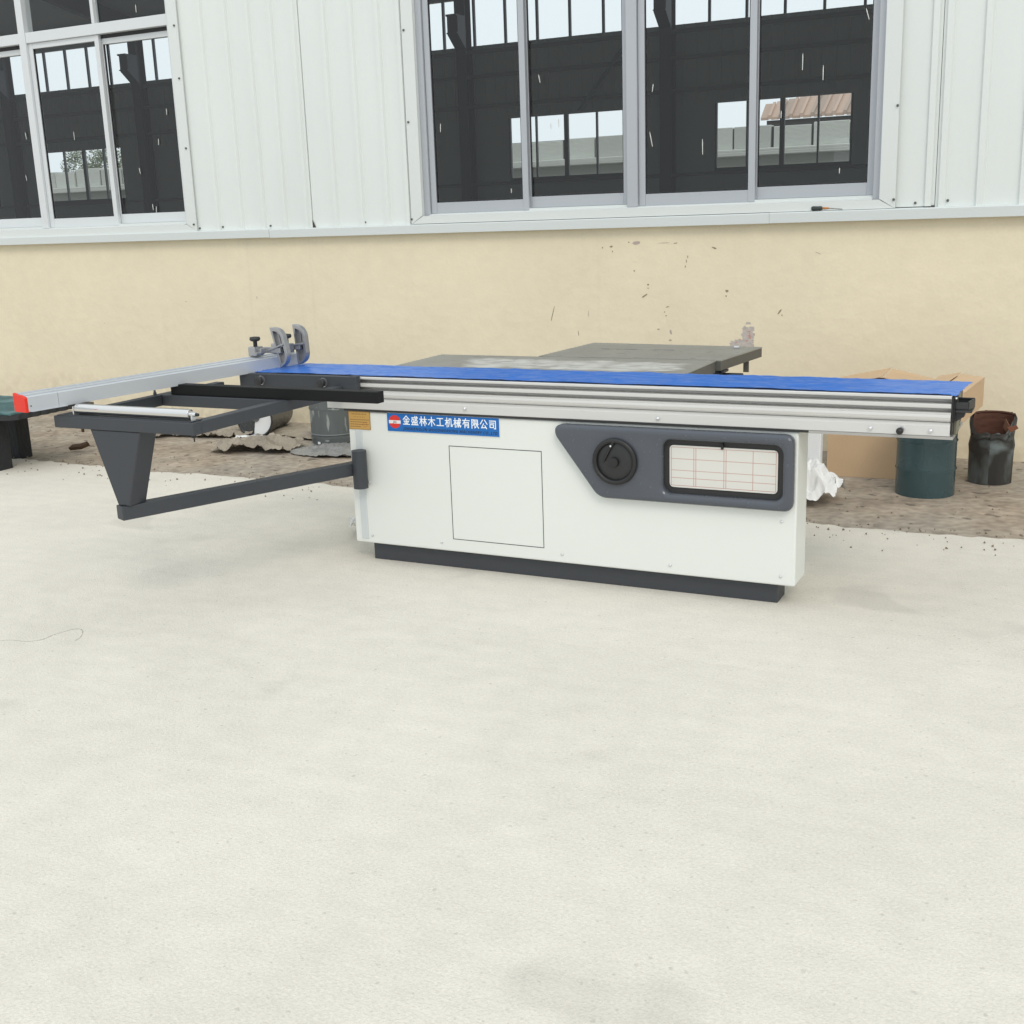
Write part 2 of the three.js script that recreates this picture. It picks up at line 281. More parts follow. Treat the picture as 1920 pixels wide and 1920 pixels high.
{
  const cl = partGroup(W, 'clerestory');
  for (let x = -39.35, k = 0; x < RX1; x += 0.898, k++) { part(cl, 'mullion', bx(x - 0.028, x + 0.028, 5.90, 7.06, RZ - 0.10, RZ - 0.02), steelM); part(cl, 'pane', sheetPane(x + 0.028, x + 0.87, 5.90, 7.06, RZ - 0.06), glassM); }
}
for (let k = 0; k < 7; k++) {
  const x = -4.25 - BAY * k;
  const col = partGroup(W, 'column');
  part(col, 'flange', bx(x - 0.15, x + 0.15, 0.02, 7.3, RZ + 0.02, RZ + 0.04), steelM); part(col, 'flange', bx(x - 0.15, x + 0.15, 0.02, 7.3, RZ + 0.33, RZ + 0.35), steelM);
  part(col, 'web', bx(x - 0.012, x + 0.012, 0.02, 7.3, RZ + 0.04, RZ + 0.33), steelM);
  part(col, 'corbel', exX([[RZ + 0.35, 5.8], [RZ + 0.75, 6.12], [RZ + 0.75, 6.14], [RZ + 0.80, 6.14], [RZ + 0.80, 6.17], [RZ + 0.75, 6.17], [RZ + 0.75, 6.55], [RZ + 0.82, 6.56], [RZ + 0.82, 6.6], [RZ + 0.35, 6.6]], x - 0.15, x + 0.15), steelM);
  part(W, 'rafter', exX([[-0.3, 7.10], [-0.3, 7.62], [-10.55, 9.5], [-20.9, 7.62], [-20.9, 7.10], [-10.55, 9.05]], x - 0.1, x + 0.1), steelM);
}
part(W, 'roof', exX([[0.35, 7.62], [-10.55, 9.52], [-21.5, 7.62], [-21.5, 7.72], [-10.55, 9.62], [0.35, 7.72]], RX0 - 0.2, RX1 + 0.2), roofM);
for (const x of [RX0, RX1]) part(W, 'end_wall', exX([[-0.25, 0.0], [RZ, 0.0], [RZ, 7.6], [-10.55, 9.5], [-0.25, 7.6]], x - 0.05, x + 0.05), linerM);
part(W, 'front_liner', plain([bx(RX0 + 0.06, -10.15, 1.5, 7.58, -0.14, -0.1), bx(-6.76, -4.62, 1.5, 7.58, -0.14, -0.1), bx(-1.23, 0.91, 1.5, 7.58, -0.14, -0.1), bx(4.3, RX1 - 0.06, 1.5, 7.58, -0.14, -0.1)]), linerM);

// ---------------------------------------------------------------- yard beyond the workshop
{
  const B = thing('block_wall', 'grey concrete block wall with black joints seen through the workshop windows', 'wall', [-18, 0, -27]);
  const bm = [0.50, 0.56, 0.60, 0.42].map((g) => mat([g * 1.0, g * 1.03, g * 0.98], 0.9, 0, { bumpMap: blotT, bumpScale: 0.01 })), jm = mat([0.05, 0.05, 0.05], 0.95);
  part(B, 'wall_base', bx(-52, 0, 0, 3.02, -27.2, -26.8), bm[3]);
  part(B, 'ledge', rb(-52, 0, 3.02, 3.22, -27.2, -26.55, 0.03), bm[2]);
  part(B, 'joint_core', bx(-52, 0, 3.22, 3.80, -27.15, -26.90), jm);
  let x = -52; while (x < -0.5) { const w = rr(0.95, 1.3), h = rr(3.78, 3.88); part(B, 'concrete_block', rb(x + rr(0.05, 0.10), x + w, 3.225, h, -27.2, -26.82 + rr(-0.03, 0.03), 0.02, 1), bm[Math.floor(rnd() * 3)]); x += w; }
  const H = thing('tiled_house', 'low house with a weathered reddish tiled roof beyond the block wall', 'house', [-8, 0, -44]);
  part(H, 'wall', bx(-11.6, -2, 0, 4.4, -47, -40.8), mat([0.25, 0.24, 0.22], 0.9));
  part(H, 'eaves', bx(-12.2, -1.5, 4.4, 4.85, -47.5, -39.95), mat([0.05, 0.048, 0.045], 0.9));
  const tm = [mat([0.42, 0.31, 0.25], 0.9), mat([0.47, 0.35, 0.28], 0.9), mat([0.37, 0.29, 0.24], 0.9)];
  for (let i = 0; i < 27; i++) { const a = -12.4 + i * 0.41, sl = clamp(0.10 + (i + 1) / 20, 0, 1), yT = 4.86 + 1.45 * Math.sqrt(sl), zb = -40 - 3.6 * sl; part(H, 'roof_tile_row', exX([[-39.8, 4.86], [zb, yT], [zb, yT + 0.10], [-39.8, 4.96]], a, a + 0.30), tm[i % 3]); part(H, 'roof_tile_row', exX([[-39.75, 4.88], [zb, yT + 0.03], [zb, yT + 0.16], [-39.75, 5.04]], a + 0.30, a + 0.41), tm[(i + 1) % 3]); }
  const leafM = [phys([0.20, 0.24, 0.16], 0.9, { side: THREE.DoubleSide }), phys([0.24, 0.28, 0.19], 0.9, { side: THREE.DoubleSide })], barkM = mat([0.09, 0.07, 0.05], 0.95);
  for (const [tx, tz, h, r, lab] of [[-78.6, -70, 7.6, 1.35, 'left hand round leafy tree beyond the block wall, seen through the left window'], [-75.4, -70, 7.5, 1.25, 'right hand round leafy tree beyond the block wall, seen through the left window']]) {
    const T = thing('leafy_tree', lab, 'tree', [tx, 0, tz], 'trees beyond the block wall');
    part(T, 'trunk', plain([cyl([tx, 0, tz], [tx + 0.1, h - 1.2, tz], 0.2, 0.1, 10), cyl([tx, h * 0.55, tz], [tx + 0.9, h * 0.85, tz + 0.3], 0.08, 0.03, 6), cyl([tx, h * 0.6, tz], [tx - 0.8, h * 0.88, tz - 0.2], 0.08, 0.03, 6)]), barkM);
    const gs = [[], []];
    for (let i = 0; i < 2600; i++) {
      const c = i % 14, cx = Math.sin(c * 2.4) * r * 0.65, cy = Math.cos(c * 1.7) * r * 0.5, cz = Math.cos(c * 3.1) * r * 0.6, d = new THREE.Vector3(rr(-1, 1), rr(-1, 1), rr(-1, 1)).normalize().multiplyScalar(r * 0.5 * Math.cbrt(rnd()));
      const g = new THREE.PlaneGeometry(0.11, 0.07); g.rotateX(rr(0, 6)); g.rotateY(rr(0, 6)); g.translate(tx + cx + d.x, h - r * 0.3 + cy + d.y, tz + cz + d.z); gs[i & 1].push(g);
    }
    gs.forEach((q, i) => { part(T, 'crown', plain(q), leafM[i]); });
  }
}

// ---------------------------------------------------------------- panel saw
const S = thing('sliding_table_saw', 'long sliding table panel saw with blue film on its table and white cabinet', 'saw', [-2.1, 0.012, 3.05]);
const brushT = tex(256, 256, (u, v) => 0.5 + 0.5 * fbm(u * 2, v * 90, 3, 3), true);
const anodM = mat([0.645, 0.64, 0.625], 0.5, 0.2), fenceM = mat([0.62, 0.65, 0.69], 0.42, 0.4);
const greyM = mat([0.046, 0.051, 0.060], 0.55, 0, { bumpMap: grainT, bumpScale: 0.0003 }), blackM = mat([0.014, 0.014, 0.015], 0.45), rubberM = mat([0.028, 0.029, 0.031], 0.5);
const paintM = mat([0.76, 0.785, 0.755], 0.42, 0, { bumpMap: grainT, bumpScale: 0.0002 }), chromeM = mat([0.70, 0.69, 0.68], 0.08, 1), castM = mat([0.42, 0.42, 0.43], 0.36, 0.8, { bumpMap: grainT, bumpScale: 0.0008 }), zincM = mat([0.75, 0.76, 0.78], 0.3, 0.9);
const TX0 = -3.70, TX1 = -0.462, ZF = 3.305, ZB = 2.955;
// sliding carriage: grooved front face
part(S, 'slide_table', exX([[ZB, 0.902], [ZF - 0.003, 0.902], [ZF, 0.899], [ZF, 0.891], [ZF - 0.05, 0.889], [ZF - 0.05, 0.873], [ZF, 0.871], [ZF + 0.001, 0.869], [ZF + 0.001, 0.858], [ZF, 0.856], [ZF - 0.045, 0.854], [ZF - 0.045, 0.840], [ZF - 0.006, 0.838], [ZF - 0.006, 0.8335], [ZF + 0.001, 0.832], [ZF + 0.003, 0.822], [ZF, 0.811], [ZF - 0.010, 0.8035], [ZF - 0.06, 0.802], [ZB, 0.802]], TX0, TX1), anodM);
part(S, 'base_rail', exX([[ZB + 0.01, 0.801], [ZF - 0.014, 0.801], [ZF - 0.010, 0.797], [ZF - 0.002, 0.790], [ZF, 0.788], [ZF, 0.752], [ZF - 0.002, 0.750], [ZB + 0.01, 0.750]], TX0 + 0.46, TX1), anodM);
part(S, 'rail_lip', exX([[ZB, 0.7495], [ZF + 0.001, 0.7495], [ZF + 0.003, 0.739], [ZB, 0.739]], -0.98, TX1 + 0.012), mat([0.40, 0.385, 0.36], 0.5, 0.5));
part(S, 'rail_gasket', bx(TX0 + 0.55, -0.98, 0.7395, 0.7495, ZB, ZF - 0.004), rubberM);
// protective film
{
  const filmB = tex(1024, 256, (u, v) => 0.5 + 0.4 * fbm(u * 8, v * 30, 3, 4) + 0.35 * fbm(u * 26, v * 20, 8, 3), true);
  const nx = 520, nz = 44, g = new THREE.PlaneGeometry(TX1 - TX0 + 0.02, ZF - ZB, nx, nz).rotateX(-Math.PI / 2).translate((TX0 + TX1) / 2 + 0.01, 0.9045, (ZF + ZB) / 2);
  const p = g.attributes.position;
  for (let i = 0; i < p.count; i++) {
    let x = p.getX(i), z = p.getZ(i), y = p.getY(i); const back = clamp((ZF - z) / (ZF - ZB));
    { const a = 1 - Math.abs(2.4 * fbm(x * 1.6, z * 26, 2, 3)), b = 1 - Math.abs(2.4 * fbm(x * 5 + 9, z * 44, 6, 3)), c = fbm(x * 7, z * 9, 8, 3); y += 0.0008 + 0.0032 * Math.max(0, a) ** 4 + 0.0022 * Math.max(0, b) ** 4 + 0.0016 * c + 0.001; }   // lifted wrinkles, mostly lengthwise
    if (x > TX1 - 0.005) { x += 0.012 * fbm(z * 40, 3, 1, 3) + 0.022 * back * back; y -= 0.004 * (1 - back); }
    if (z < ZB + 0.005) { z += -0.006 + 0.012 * fbm(x * 30, 1, 4, 3); }
    if (z > ZF - 0.005) { z += -0.005 + 0.008 * fbm(x * 24, 6, 4, 3); }
    p.setXYZ(i, x, y, z);
  }
  g.computeVertexNormals();
  part(S, 'protective_film', g, new THREE.MeshPhysicalMaterial({ color: rgb(0.055, 0.185, 0.60), bumpMap: filmB, bumpScale: 0.001, roughness: 0.34, specularIntensity: 0.7, side: THREE.DoubleSide })).userData.label = 'wrinkled blue protective film';
}
// right end of the carriage
part(S, 'end_plate', plain([rb(TX1 + 0.001, TX1 + 0.007, 0.756, 0.896, ZB + 0.02, ZF - 0.004, 0.002), bx(TX1 + 0.007, TX1 + 0.013, 0.80, 0.885, ZF - 0.08, ZF - 0.02)]), blackM);
part(S, 'end_profile', plain([bx(TX1 + 0.0075, TX1 + 0.016, 0.745, 0.800, ZF - 0.16, ZF - 0.06), bx(TX1 + 0.0075, TX1 + 0.014, 0.85, 0.893, ZF - 0.20, ZF - 0.10)]), mat([0.20, 0.20, 0.15], 0.5, 0.3));
{
  const h = partGroup(S, 'pull_handle'), x = TX1 + 0.013, z0 = ZF - 0.115, z1 = ZF - 0.02, y0 = 0.838, y1 = 0.882;
  part(h, 'bracket', plain([rb(x, x + 0.058, y0, y0 + 0.008, z0, z1, 0.002), rb(x, x + 0.058, y1 - 0.004, y1, z0 + 0.004, z0 + 0.012, 0.001)]), rubberM);
  part(h, 'grip', plain([rb(x, x + 0.044, y0 + 0.014, y1 - 0.006, z1 - 0.006, z1, 0.002), rb(x, x + 0.055, y0 + 0.012, y1, z0, z0 + 0.006, 0.002), rb(-0.003, 0.003, y0 + 0.006, y1 - 0.002, -0.05, 0.042, 0.002).rotateY(-0.14).translate(x + 0.05, 0, (z0 + z1) / 2)]), rubberM);
  part(h, 'screw', new THREE.SphereGeometry(0.005, 10, 8).translate(x + 0.002, 0.893, ZF - 0.012), zincM);
  part(h, 'foot', exZ([[x, 0.80], [x + 0.03, 0.82], [x + 0.034, 0.838], [x, 0.838]], z0 + 0.03, z1 - 0.02), rubberM);
}
// rail bolts and knob
const boltG = plain([new THREE.CylinderGeometry(0.009, 0.009, 0.004, 16).rotateX(Math.PI / 2), new THREE.SphereGeometry(0.0075, 14, 10).scale(1, 1, 0.8).translate(0, 0, 0.004)]);
for (const [x, y] of [[-2.50, 0.775], [-1.597, 0.770], [-0.747, 0.770], [-0.529, 0.770]]) part(S, 'rail_bolt', boltG.clone().translate(x, y, ZF + 0.002), zincM);
{ const k = partGroup(S, 'locking_knob'); part(k, 'collar', cyl([-0.632, 0.772, ZF], [-0.632, 0.772, ZF + 0.012], 0.012, 0.010, 18), zincM); part(k, 'ball', new THREE.SphereGeometry(0.0135, 20, 14).translate(-0.637, 0.767, ZF + 0.024), blackM); }

// cast iron tables behind the carriage
{
  const ironT = tex(1024, 512, (u, v) => {   // u: x -3.14..-1.54, v: z 1.74..2.95
    const x = -3.14 + u * 1.6, z = 1.74 + v * 1.21, n = 1 + 0.18 * fbm(x * 6, z * 6, 2, 4) + 0.12 * fbm(x * 60, z * 60, 7, 2);
    let c = [0.31 * n, 0.302 * n, 0.27 * n];
    const edge = 0.05 * fbm(x * 7, z * 9, 4, 4) * 2, inx = clamp((x + 2.93 + edge + (z - 2.42) * -0.35) * 14) * clamp((-1.70 + edge - x) * 22), inz = clamp((z - 2.50 - edge) * 24) * clamp((2.86 + edge - z) * 30);
    const p = inx * inz * clamp(0.75 + 1.4 * fbm(x * 10, z * 22, 9, 4)), q = 1 + 0.25 * fbm(x * 9, z * 40, 12, 3);
    c = [mix(c[0], 0.62 * q, p), mix(c[1], 0.62 * q, p), mix(c[2], 0.58 * q, p)];
    const rust = clamp((fbm(x * 14, z * 30, 22, 3) - 0.26) * 8); c = c.map((k, i) => mix(k, [0.10, 0.09, 0.085][i], rust * 0.7));
    if (Math.abs(z - 2.03 - 0.02 * fbm(x * 9, 1, 3, 2)) < 0.02 && x > -2.36 && x < -1.95 && fbm(x * 12, z * 50, 33, 3) > 0.02) c = [0.09, 0.09, 0.095];
    return c;
  });
  const im = new THREE.MeshStandardMaterial({ map: ironT, roughness: 0.5, metalness: 0.15, bumpMap: grainT, bumpScale: 0.0005 });
  const uvT = (g) => { const p = g.attributes.position, uv = g.attributes.uv; for (let i = 0; i < p.count; i++) uv.setXY(i, (p.getX(i) + 3.14) / 1.6, (p.getZ(i) - 1.74) / 1.21); return g; };
  const apronM = mat([0.115, 0.112, 0.10], 0.55, 0.2, { bumpMap: grainT, bumpScale: 0.0006 });
  part(S, 'main_table', uvT(rb(-3.13, -1.625, 0.889, 0.897, 2.39, 2.94, 0.003)), im);
  part(S, 'table_apron', rb(-3.128, -1.627, 0.835, 0.8888, 2.392, 2.938, 0.004), apronM);
  part(S, 'extension_table', uvT(exY([[-2.56, 2.388], [-2.515, 1.75], [-1.548, 1.82], [-1.60, 2.388]], 0.893, 0.899)), im);
  part(S, 'extension_apron', exY([[-2.558, 2.386], [-2.514, 1.752], [-1.550, 1.822], [-1.602, 2.386]], 0.848, 0.8928), apronM);
  part(S, 'rail_bar', cyl([-1.68, 0.80, 2.30], [-1.52, 0.80, 2.30], 0.027, 0.027, 24), blackM);
  part(S, 'bar_bracket', plain([bx(-1.70, -1.615, 0.79, 0.84, 2.27, 2.34), bx(-1.624, -1.60, 0.83, 0.842, 2.26, 2.34)]), greyM);
  part(S, 'hanging_lug', rb(-1.60, -1.572, 0.79, 0.848, 1.985, 1.995, 0.002), mat([0.11, 0.105, 0.095], 0.6));
  part(S, 'table_bolt', plain([rb(-1.672, -1.646, 0.899, 0.913, 1.895, 1.92, 0.004)]), zincM);
  part(S, 'table_brace', bx(-3.0, -1.72, 0.745, 0.834, 2.45, 2.93), greyM);
}
// cabinet
part(S, 'cabinet', plain([rb(-3.137, -1.022, 0.10, 0.7385, 3.11, ZF - 0.013, 0.008), rb(-3.0, -1.28, 0.10, 0.744, 2.36, 3.108, 0.008)]), paintM);
part(S, 'cabinet_base', plain([bx(-3.06, -1.10, 0.0125, 0.10, 3.13, ZF - 0.05), bx(-2.95, -1.33, 0.0125, 0.10, 2.42, 3.12)]), greyM);
part(S, 'corner_fold', rb(-3.10, -3.062, 0.12, 0.652, ZF - 0.014, ZF - 0.009, 0.002), mat([0.60, 0.64, 0.65], 0.4));
part(S, 'door_seam', plain([bx(-2.60, -2.597, 0.16, 0.60, ZF - 0.0135, ZF - 0.0122), bx(-2.14, -2.137, 0.16, 0.60, ZF - 0.0135, ZF - 0.0122), bx(-2.597, -2.14, 0.16, 0.163, ZF - 0.0135, ZF - 0.0122), bx(-2.597, -2.14, 0.597, 0.60, ZF - 0.0135, ZF - 0.0122)]), rubberM);
for (const [x, y] of [[-3.04, 0.14], [-2.66, 0.14], [-2.05, 0.14], [-1.55, 0.14], [-1.08, 0.14], [-1.08, 0.37], [-3.04, 0.40]]) part(S, 'panel_screw', boltG.clone().scale(0.7, 0.7, 0.7).translate(x, y, ZF - 0.012), zincM);
// company sign
{
  const c = document.createElement('canvas'); c.width = 1024; c.height = 150; const q = c.getContext('2d');
  q.fillStyle = '#0c66b4'; q.fillRect(0, 0, 1024, 150);
  q.fillStyle = '#d8322c'; q.beginPath(); q.arc(72, 70, 55, 0, 7); q.fill(); q.fillStyle = '#e8e6e6'; q.fillRect(16, 58, 112, 27);
  q.fillStyle = '#5a2a2a'; q.font = 'bold italic 26px sans-serif'; q.textAlign = 'center'; q.fillText('JSL', 72, 81);
  const G = {   // stroke paths on a 10 x 10 grid
    jin: [[5, 0, .5, 4], [5, 0, 9.5, 4], [3, 3.6, 7, 3.6], [1.5, 5.9, 8.5, 5.9], [5, 3.6, 5, 9.2], [2.6, 7, 3.4, 8.4], [7.4, 7, 6.6, 8.4], [.5, 9.5, 9.5, 9.5]],
    sheng: [[1.2, 1.6, 9.2, 1.6], [1.4, 1.6, 1.4, 4, .4, 6], [1.6, 3.4, 4.2, 3.4, 4, 5.6, 3.2, 5.6], [5.6, 0, 6.2, 3.4, 8, 5.4, 9.2, 5.2], [8.4, 2.6, 5.4, 5.6], [7.6, .1, 8.6, .9], [1.5, 6.8, 8.5, 6.8], [1.6, 6.8, 1.6, 9.4], [4, 6.8, 4, 9.4], [6.2, 6.8, 6.2, 9.4], [8.4, 6.8, 8.4, 9.4], [.3, 9.6, 9.7, 9.6]],
    lin: [[.2, 2.8, 4.7, 2.8], [2.5, 0, 2.5, 10], [2.5, 3.2, .2, 7.4], [2.6, 3.4, 4.6, 6], [5.3, 2.8, 9.8, 2.8], [7.4, 0, 7.4, 10], [7.4, 3.2, 5, 7.8], [7.4, 3.2, 9.8, 7.8]],
    mu: [[.4, 3, 9.6, 3], [5, 0, 5, 10], [5, 3.2, .5, 8.6], [5, 3.2, 9.5, 8.6]],
    gong: [[1, 1, 9, 1], [5, 1, 5, 9], [.3, 9, 9.7, 9]],
    ji: [[.2, 2.8, 4.6, 2.8], [2.5, 0, 2.5, 10], [2.5, 3.2, .2, 7.4], [2.6, 3.6, 4.2, 5.6], [5.8, 1, 5.8, 5.5, 4.6, 9.6], [5.8, 1, 8.4, 1, 8.4, 9.2, 9.9, 9.2, 9.9, 7.4]],
    xie: [[.1, 2.6, 3.6, 2.6], [1.9, 0, 1.9, 10], [1.9, 3, .1, 7], [2, 3.4, 3.4, 5.4], [4.2, 2.4, 9.8, 2.4], [7.2, 0, 7.8, 6, 9, 9.4, 9.9, 8], [9.2, 4, 6.4, 9.6], [4, 5.4, 7, 5.4], [4.9, 3.8, 4.8, 7, 4, 9.6], [6.3, 3.8, 6.3, 9.4], [8.5, .3, 9.4, 1.2]],
    you: [[.4, 1.8, 9.6, 1.8], [4.6, 0, .6, 6], [3.2, 4, 3.2, 10], [3.2, 4, 8.4, 4, 8.4, 9.6, 7, 9.6], [3.2, 5.9, 8.4, 5.9], [3.2, 7.7, 8.4, 7.7]],
    xian: [[.8, .6, .8, 10], [.8, .6, 3.5, .6, 2.3, 3.6, 3.7, 5.4, 2.2, 7], [4.9, .8, 8.8, .8, 8.8, 4.8, 4.9, 4.8], [4.9, 2.8, 8.8, 2.8], [4.9, .8, 4.9, 9.4, 6.4, 8.4], [6.4, 4.8, 9.8, 9.6], [9.5, 5.6, 7.4, 7]],
    gong2: [[3.6, .4, .4, 4.8], [6.2, .4, 9.6, 4.8], [4.8, 4.4, 2, 9, 8, 8.6], [6.6, 6.6, 8.8, 9.8]],
    si: [[.8, 1, 8.9, 1, 8.9, 9.5, 7.2, 9.5], [.8, 3.2, 6.8, 3.2], [1.4, 5.1, 6.2, 5.1, 6.2, 8.2, 1.4, 8.2, 1.4, 5.1]],
  };
  q.strokeStyle = '#f2f3f5'; q.lineWidth = 8; q.lineCap = 'square'; q.lineJoin = 'miter';
  Object.values(G).forEach((strokes, i) => { const ox = 150 + i * 78.5, oy = 18, sx = 6.4, sy = 7.2; for (const s of strokes) { q.beginPath(); for (let k = 0; k < s.length; k += 2) (k ? q.lineTo(ox + s[k] * sx, oy + s[k + 1] * sy) : q.moveTo(ox + s[k] * sx, oy + s[k + 1] * sy)); q.stroke(); } });
  q.fillStyle = '#10182c'; q.font = 'bold italic 32px sans-serif'; q.textAlign = 'left';
  const s = 'JINSHENGLIN WOODWORKING MACHINERY CO.,LTD'; q.save(); q.translate(148, 135); q.scale(858 / q.measureText(s).width, 1); q.fillText(s, 0, 0); q.restore();
  const t = new THREE.CanvasTexture(c); t.colorSpace = THREE.SRGBColorSpace; t.anisotropy = 8;
  const x0 = -2.918, x1 = -2.338, y0 = 0.653, y1 = 0.737, zs = ZF - 0.0115;
  part(S, 'company_sign', new THREE.PlaneGeometry(x1 - x0, y1 - y0).translate((x0 + x1) / 2, (y0 + y1) / 2, zs + 0.0024), new THREE.MeshStandardMaterial({ map: t, roughness: 0.35 })).userData.label = 'blue sign with white Chinese company name and red round logo';
  part(S, 'sign_backing', rb(x0 - 0.002, x1 + 0.002, y0 - 0.002, y1 + 0.002, zs - 0.001, zs + 0.002, 0.001, 1), mat([0.75, 0.77, 0.78], 0.4));
  // certificate plate: rows of tiny marks too small to read
  const d = document.createElement('canvas'); d.width = 256; d.height = 190; const e = d.getContext('2d');
  e.fillStyle = '#c39a55'; e.fillRect(0, 0, 256, 190); e.strokeStyle = '#8d6a34'; e.lineWidth = 4; e.strokeRect(4, 4, 248, 182);
  e.fillStyle = '#6d5128'; for (let i = 0; i < 10; i++) { e.fillRect(40 + i * 18, 24, 12, 3); e.fillRect(44 + i * 18, 20, 3, 16); e.fillRect(41 + i * 18, 32, 11, 3); }
  e.fillStyle = '#86662f'; for (let i = 0; i < 7; i++) e.fillRect(62 + i * 20, 56, 11, 6);
  e.fillStyle = '#5d4522'; for (const [y, n] of [[84, 30], [108, 27], [132, 29], [156, 17]]) for (let i = 0; i < n; i++) e.fillRect(16 + i * 7.6, y + (i * 37 % 3) - 1, 4 + (i * 53 % 3), 7);
  e.strokeStyle = '#b3552f'; e.lineWidth = 3; e.beginPath(); e.arc(190, 138, 24, 0, 7); e.stroke();
  const u = new THREE.CanvasTexture(d); u.colorSpace = THREE.SRGBColorSpace;
  part(S, 'certificate_plate', rb(-3.131, -3.012, 0.652, 0.738, zs - 0.001, zs + 0.0016, 0.001, 1), mat([0.35, 0.24, 0.09], 0.5));
  part(S, 'certificate_print', new THREE.PlaneGeometry(0.119, 0.086).translate(-3.0715, 0.695, zs + 0.002), new THREE.MeshStandardMaterial({ map: u, roughness: 0.45 }));
}
// moulded control panel
{
  const P = partGroup(S, 'control_panel'), zc = ZF - 0.013;
  const o = new THREE.Shape(); o.moveTo(-2.012, 0.731); o.lineTo(-1.075, 0.731); o.quadraticCurveTo(-1.030, 0.731, -1.030, 0.69); o.lineTo(-1.030, 0.46); o.quadraticCurveTo(-1.030, 0.42, -1.07, 0.42); o.lineTo(-1.82, 0.42); o.quadraticCurveTo(-1.86, 0.42, -1.885, 0.455); o.lineTo(-2.048, 0.672); o.quadraticCurveTo(-2.075, 0.728, -2.012, 0.731);
  const hole = new THREE.Path(); const hx0 = -1.572, hx1 = -1.072, hy0 = 0.46, hy1 = 0.688, hr = 0.045;
  hole.moveTo(hx0 + hr, hy0); hole.lineTo(hx1 - hr, hy0); hole.quadraticCurveTo(hx1, hy0, hx1, hy0 + hr); hole.lineTo(hx1, hy1 - hr); hole.quadraticCurveTo(hx1, hy1, hx1 - hr, hy1); hole.lineTo(hx0 + hr, hy1); hole.quadraticCurveTo(hx0, hy1, hx0, hy1 - hr); hole.lineTo(hx0, hy0 + hr); hole.quadraticCurveTo(hx0, hy0, hx0 + hr, hy0);
  o.holes.push(hole);
  const g = new THREE.ExtrudeGeometry(o, { depth: 0.016, bevelEnabled: true, bevelThickness: 0.018, bevelSize: 0.018, bevelOffset: -0.018, bevelSegments: 6, curveSegments: 14 }).translate(0, 0, zc + 0.012);
  const pm = mat([0.082, 0.092, 0.112], 0.42, 0, { bumpMap: grainT, bumpScale: 0.0005, roughnessMap: grainT });
  part(P, 'shell', toCreasedNormals(g, 0.7), pm);
  part(P, 'recess_floor', bx(hx0 - 0.01, hx1 + 0.01, hy0 - 0.01, hy1 + 0.01, zc + 0.0, zc + 0.006), mat([0.035, 0.035, 0.035], 0.6));
  const c = document.createElement('canvas'); c.width = 512; c.height = 220; const q = c.getContext('2d'); q.fillStyle = '#d9d8d2'; q.fillRect(0, 0, 512, 220);
  q.strokeStyle = '#b88880'; q.lineWidth = 2.5; q.strokeRect(8, 10, 496, 200); for (const x of [118, 128, 262, 272, 398]) { q.beginPath(); q.moveTo(x, 10); q.lineTo(x, 210); q.stroke(); } for (const y of [70, 130, 170]) { q.beginPath(); q.moveTo(8, y); q.lineTo(504, y); q.stroke(); }
  const t = new THREE.CanvasTexture(c); t.colorSpace = THREE.SRGBColorSpace;
  const sc = new THREE.Shape(); const sx0 = -1.548, sx1 = -1.098, sy0 = 0.485, sy1 = 0.662, sr = 0.02; sc.moveTo(sx0 + sr, sy0); sc.lineTo(sx1 - sr, sy0); sc.quadraticCurveTo(sx1, sy0, sx1, sy0 + sr); sc.lineTo(sx1, sy1 - sr); sc.quadraticCurveTo(sx1, sy1, sx1 - sr, sy1); sc.lineTo(sx0 + sr, sy1); sc.quadraticCurveTo(sx0, sy1, sx0, sy1 - sr); sc.lineTo(sx0, sy0 + sr); sc.quadraticCurveTo(sx0, sy0, sx0 + sr, sy0);
  const sg = new THREE.ExtrudeGeometry(sc, { depth: 0.006, bevelEnabled: false, curveSegments: 8 }).translate(0, 0, zc + 0.0065), sp = sg.attributes.position, su = sg.attributes.uv; for (let i = 0; i < sp.count; i++) su.setXY(i, (sp.getX(i) - sx0) / (sx1 - sx0), (sp.getY(i) - sy0) / (sy1 - sy0));
  part(P, 'angle_scale', sg, new THREE.MeshStandardMaterial({ map: t, roughness: 0.4 }));
  part(P, 'pointer', rb(-1.329, -1.319, 0.655, 0.679, zc + 0.007, zc + 0.022, 0.003), blackM);
  const H = partGroup(S, 'handwheel'), hc = [-1.774, 0.586];
  part(H, 'rim', new THREE.TorusGeometry(0.089, 0.011, 12, 56).translate(hc[0], hc[1], zc + 0.058), blackM);
  part(H, 'disc', lathe([[0, 0], [0.085, 0], [0.085, 0.008], [0.05, 0.012], [0, 0.013]], 48).rotateX(Math.PI / 2).translate(hc[0], hc[1], zc + 0.047), mat([0.022, 0.023, 0.025], 0.4));
  part(H, 'hub', cyl([hc[0], hc[1], zc + 0.03], [hc[0], hc[1], zc + 0.075], 0.024, 0.02, 24), blackM);
  part(H, 'spoke', rb(-0.006, 0.006, -0.05, 0.05, 0, 0.012, 0.003).rotateZ(-0.5).translate(hc[0] - 0.025, hc[1] + 0.045, zc + 0.058), blackM);
  part(H, 'rivet', new THREE.SphereGeometry(0.005, 10, 8).translate(hc[0] - 0.012, hc[1] + 0.068, zc + 0.072), zincM);
}
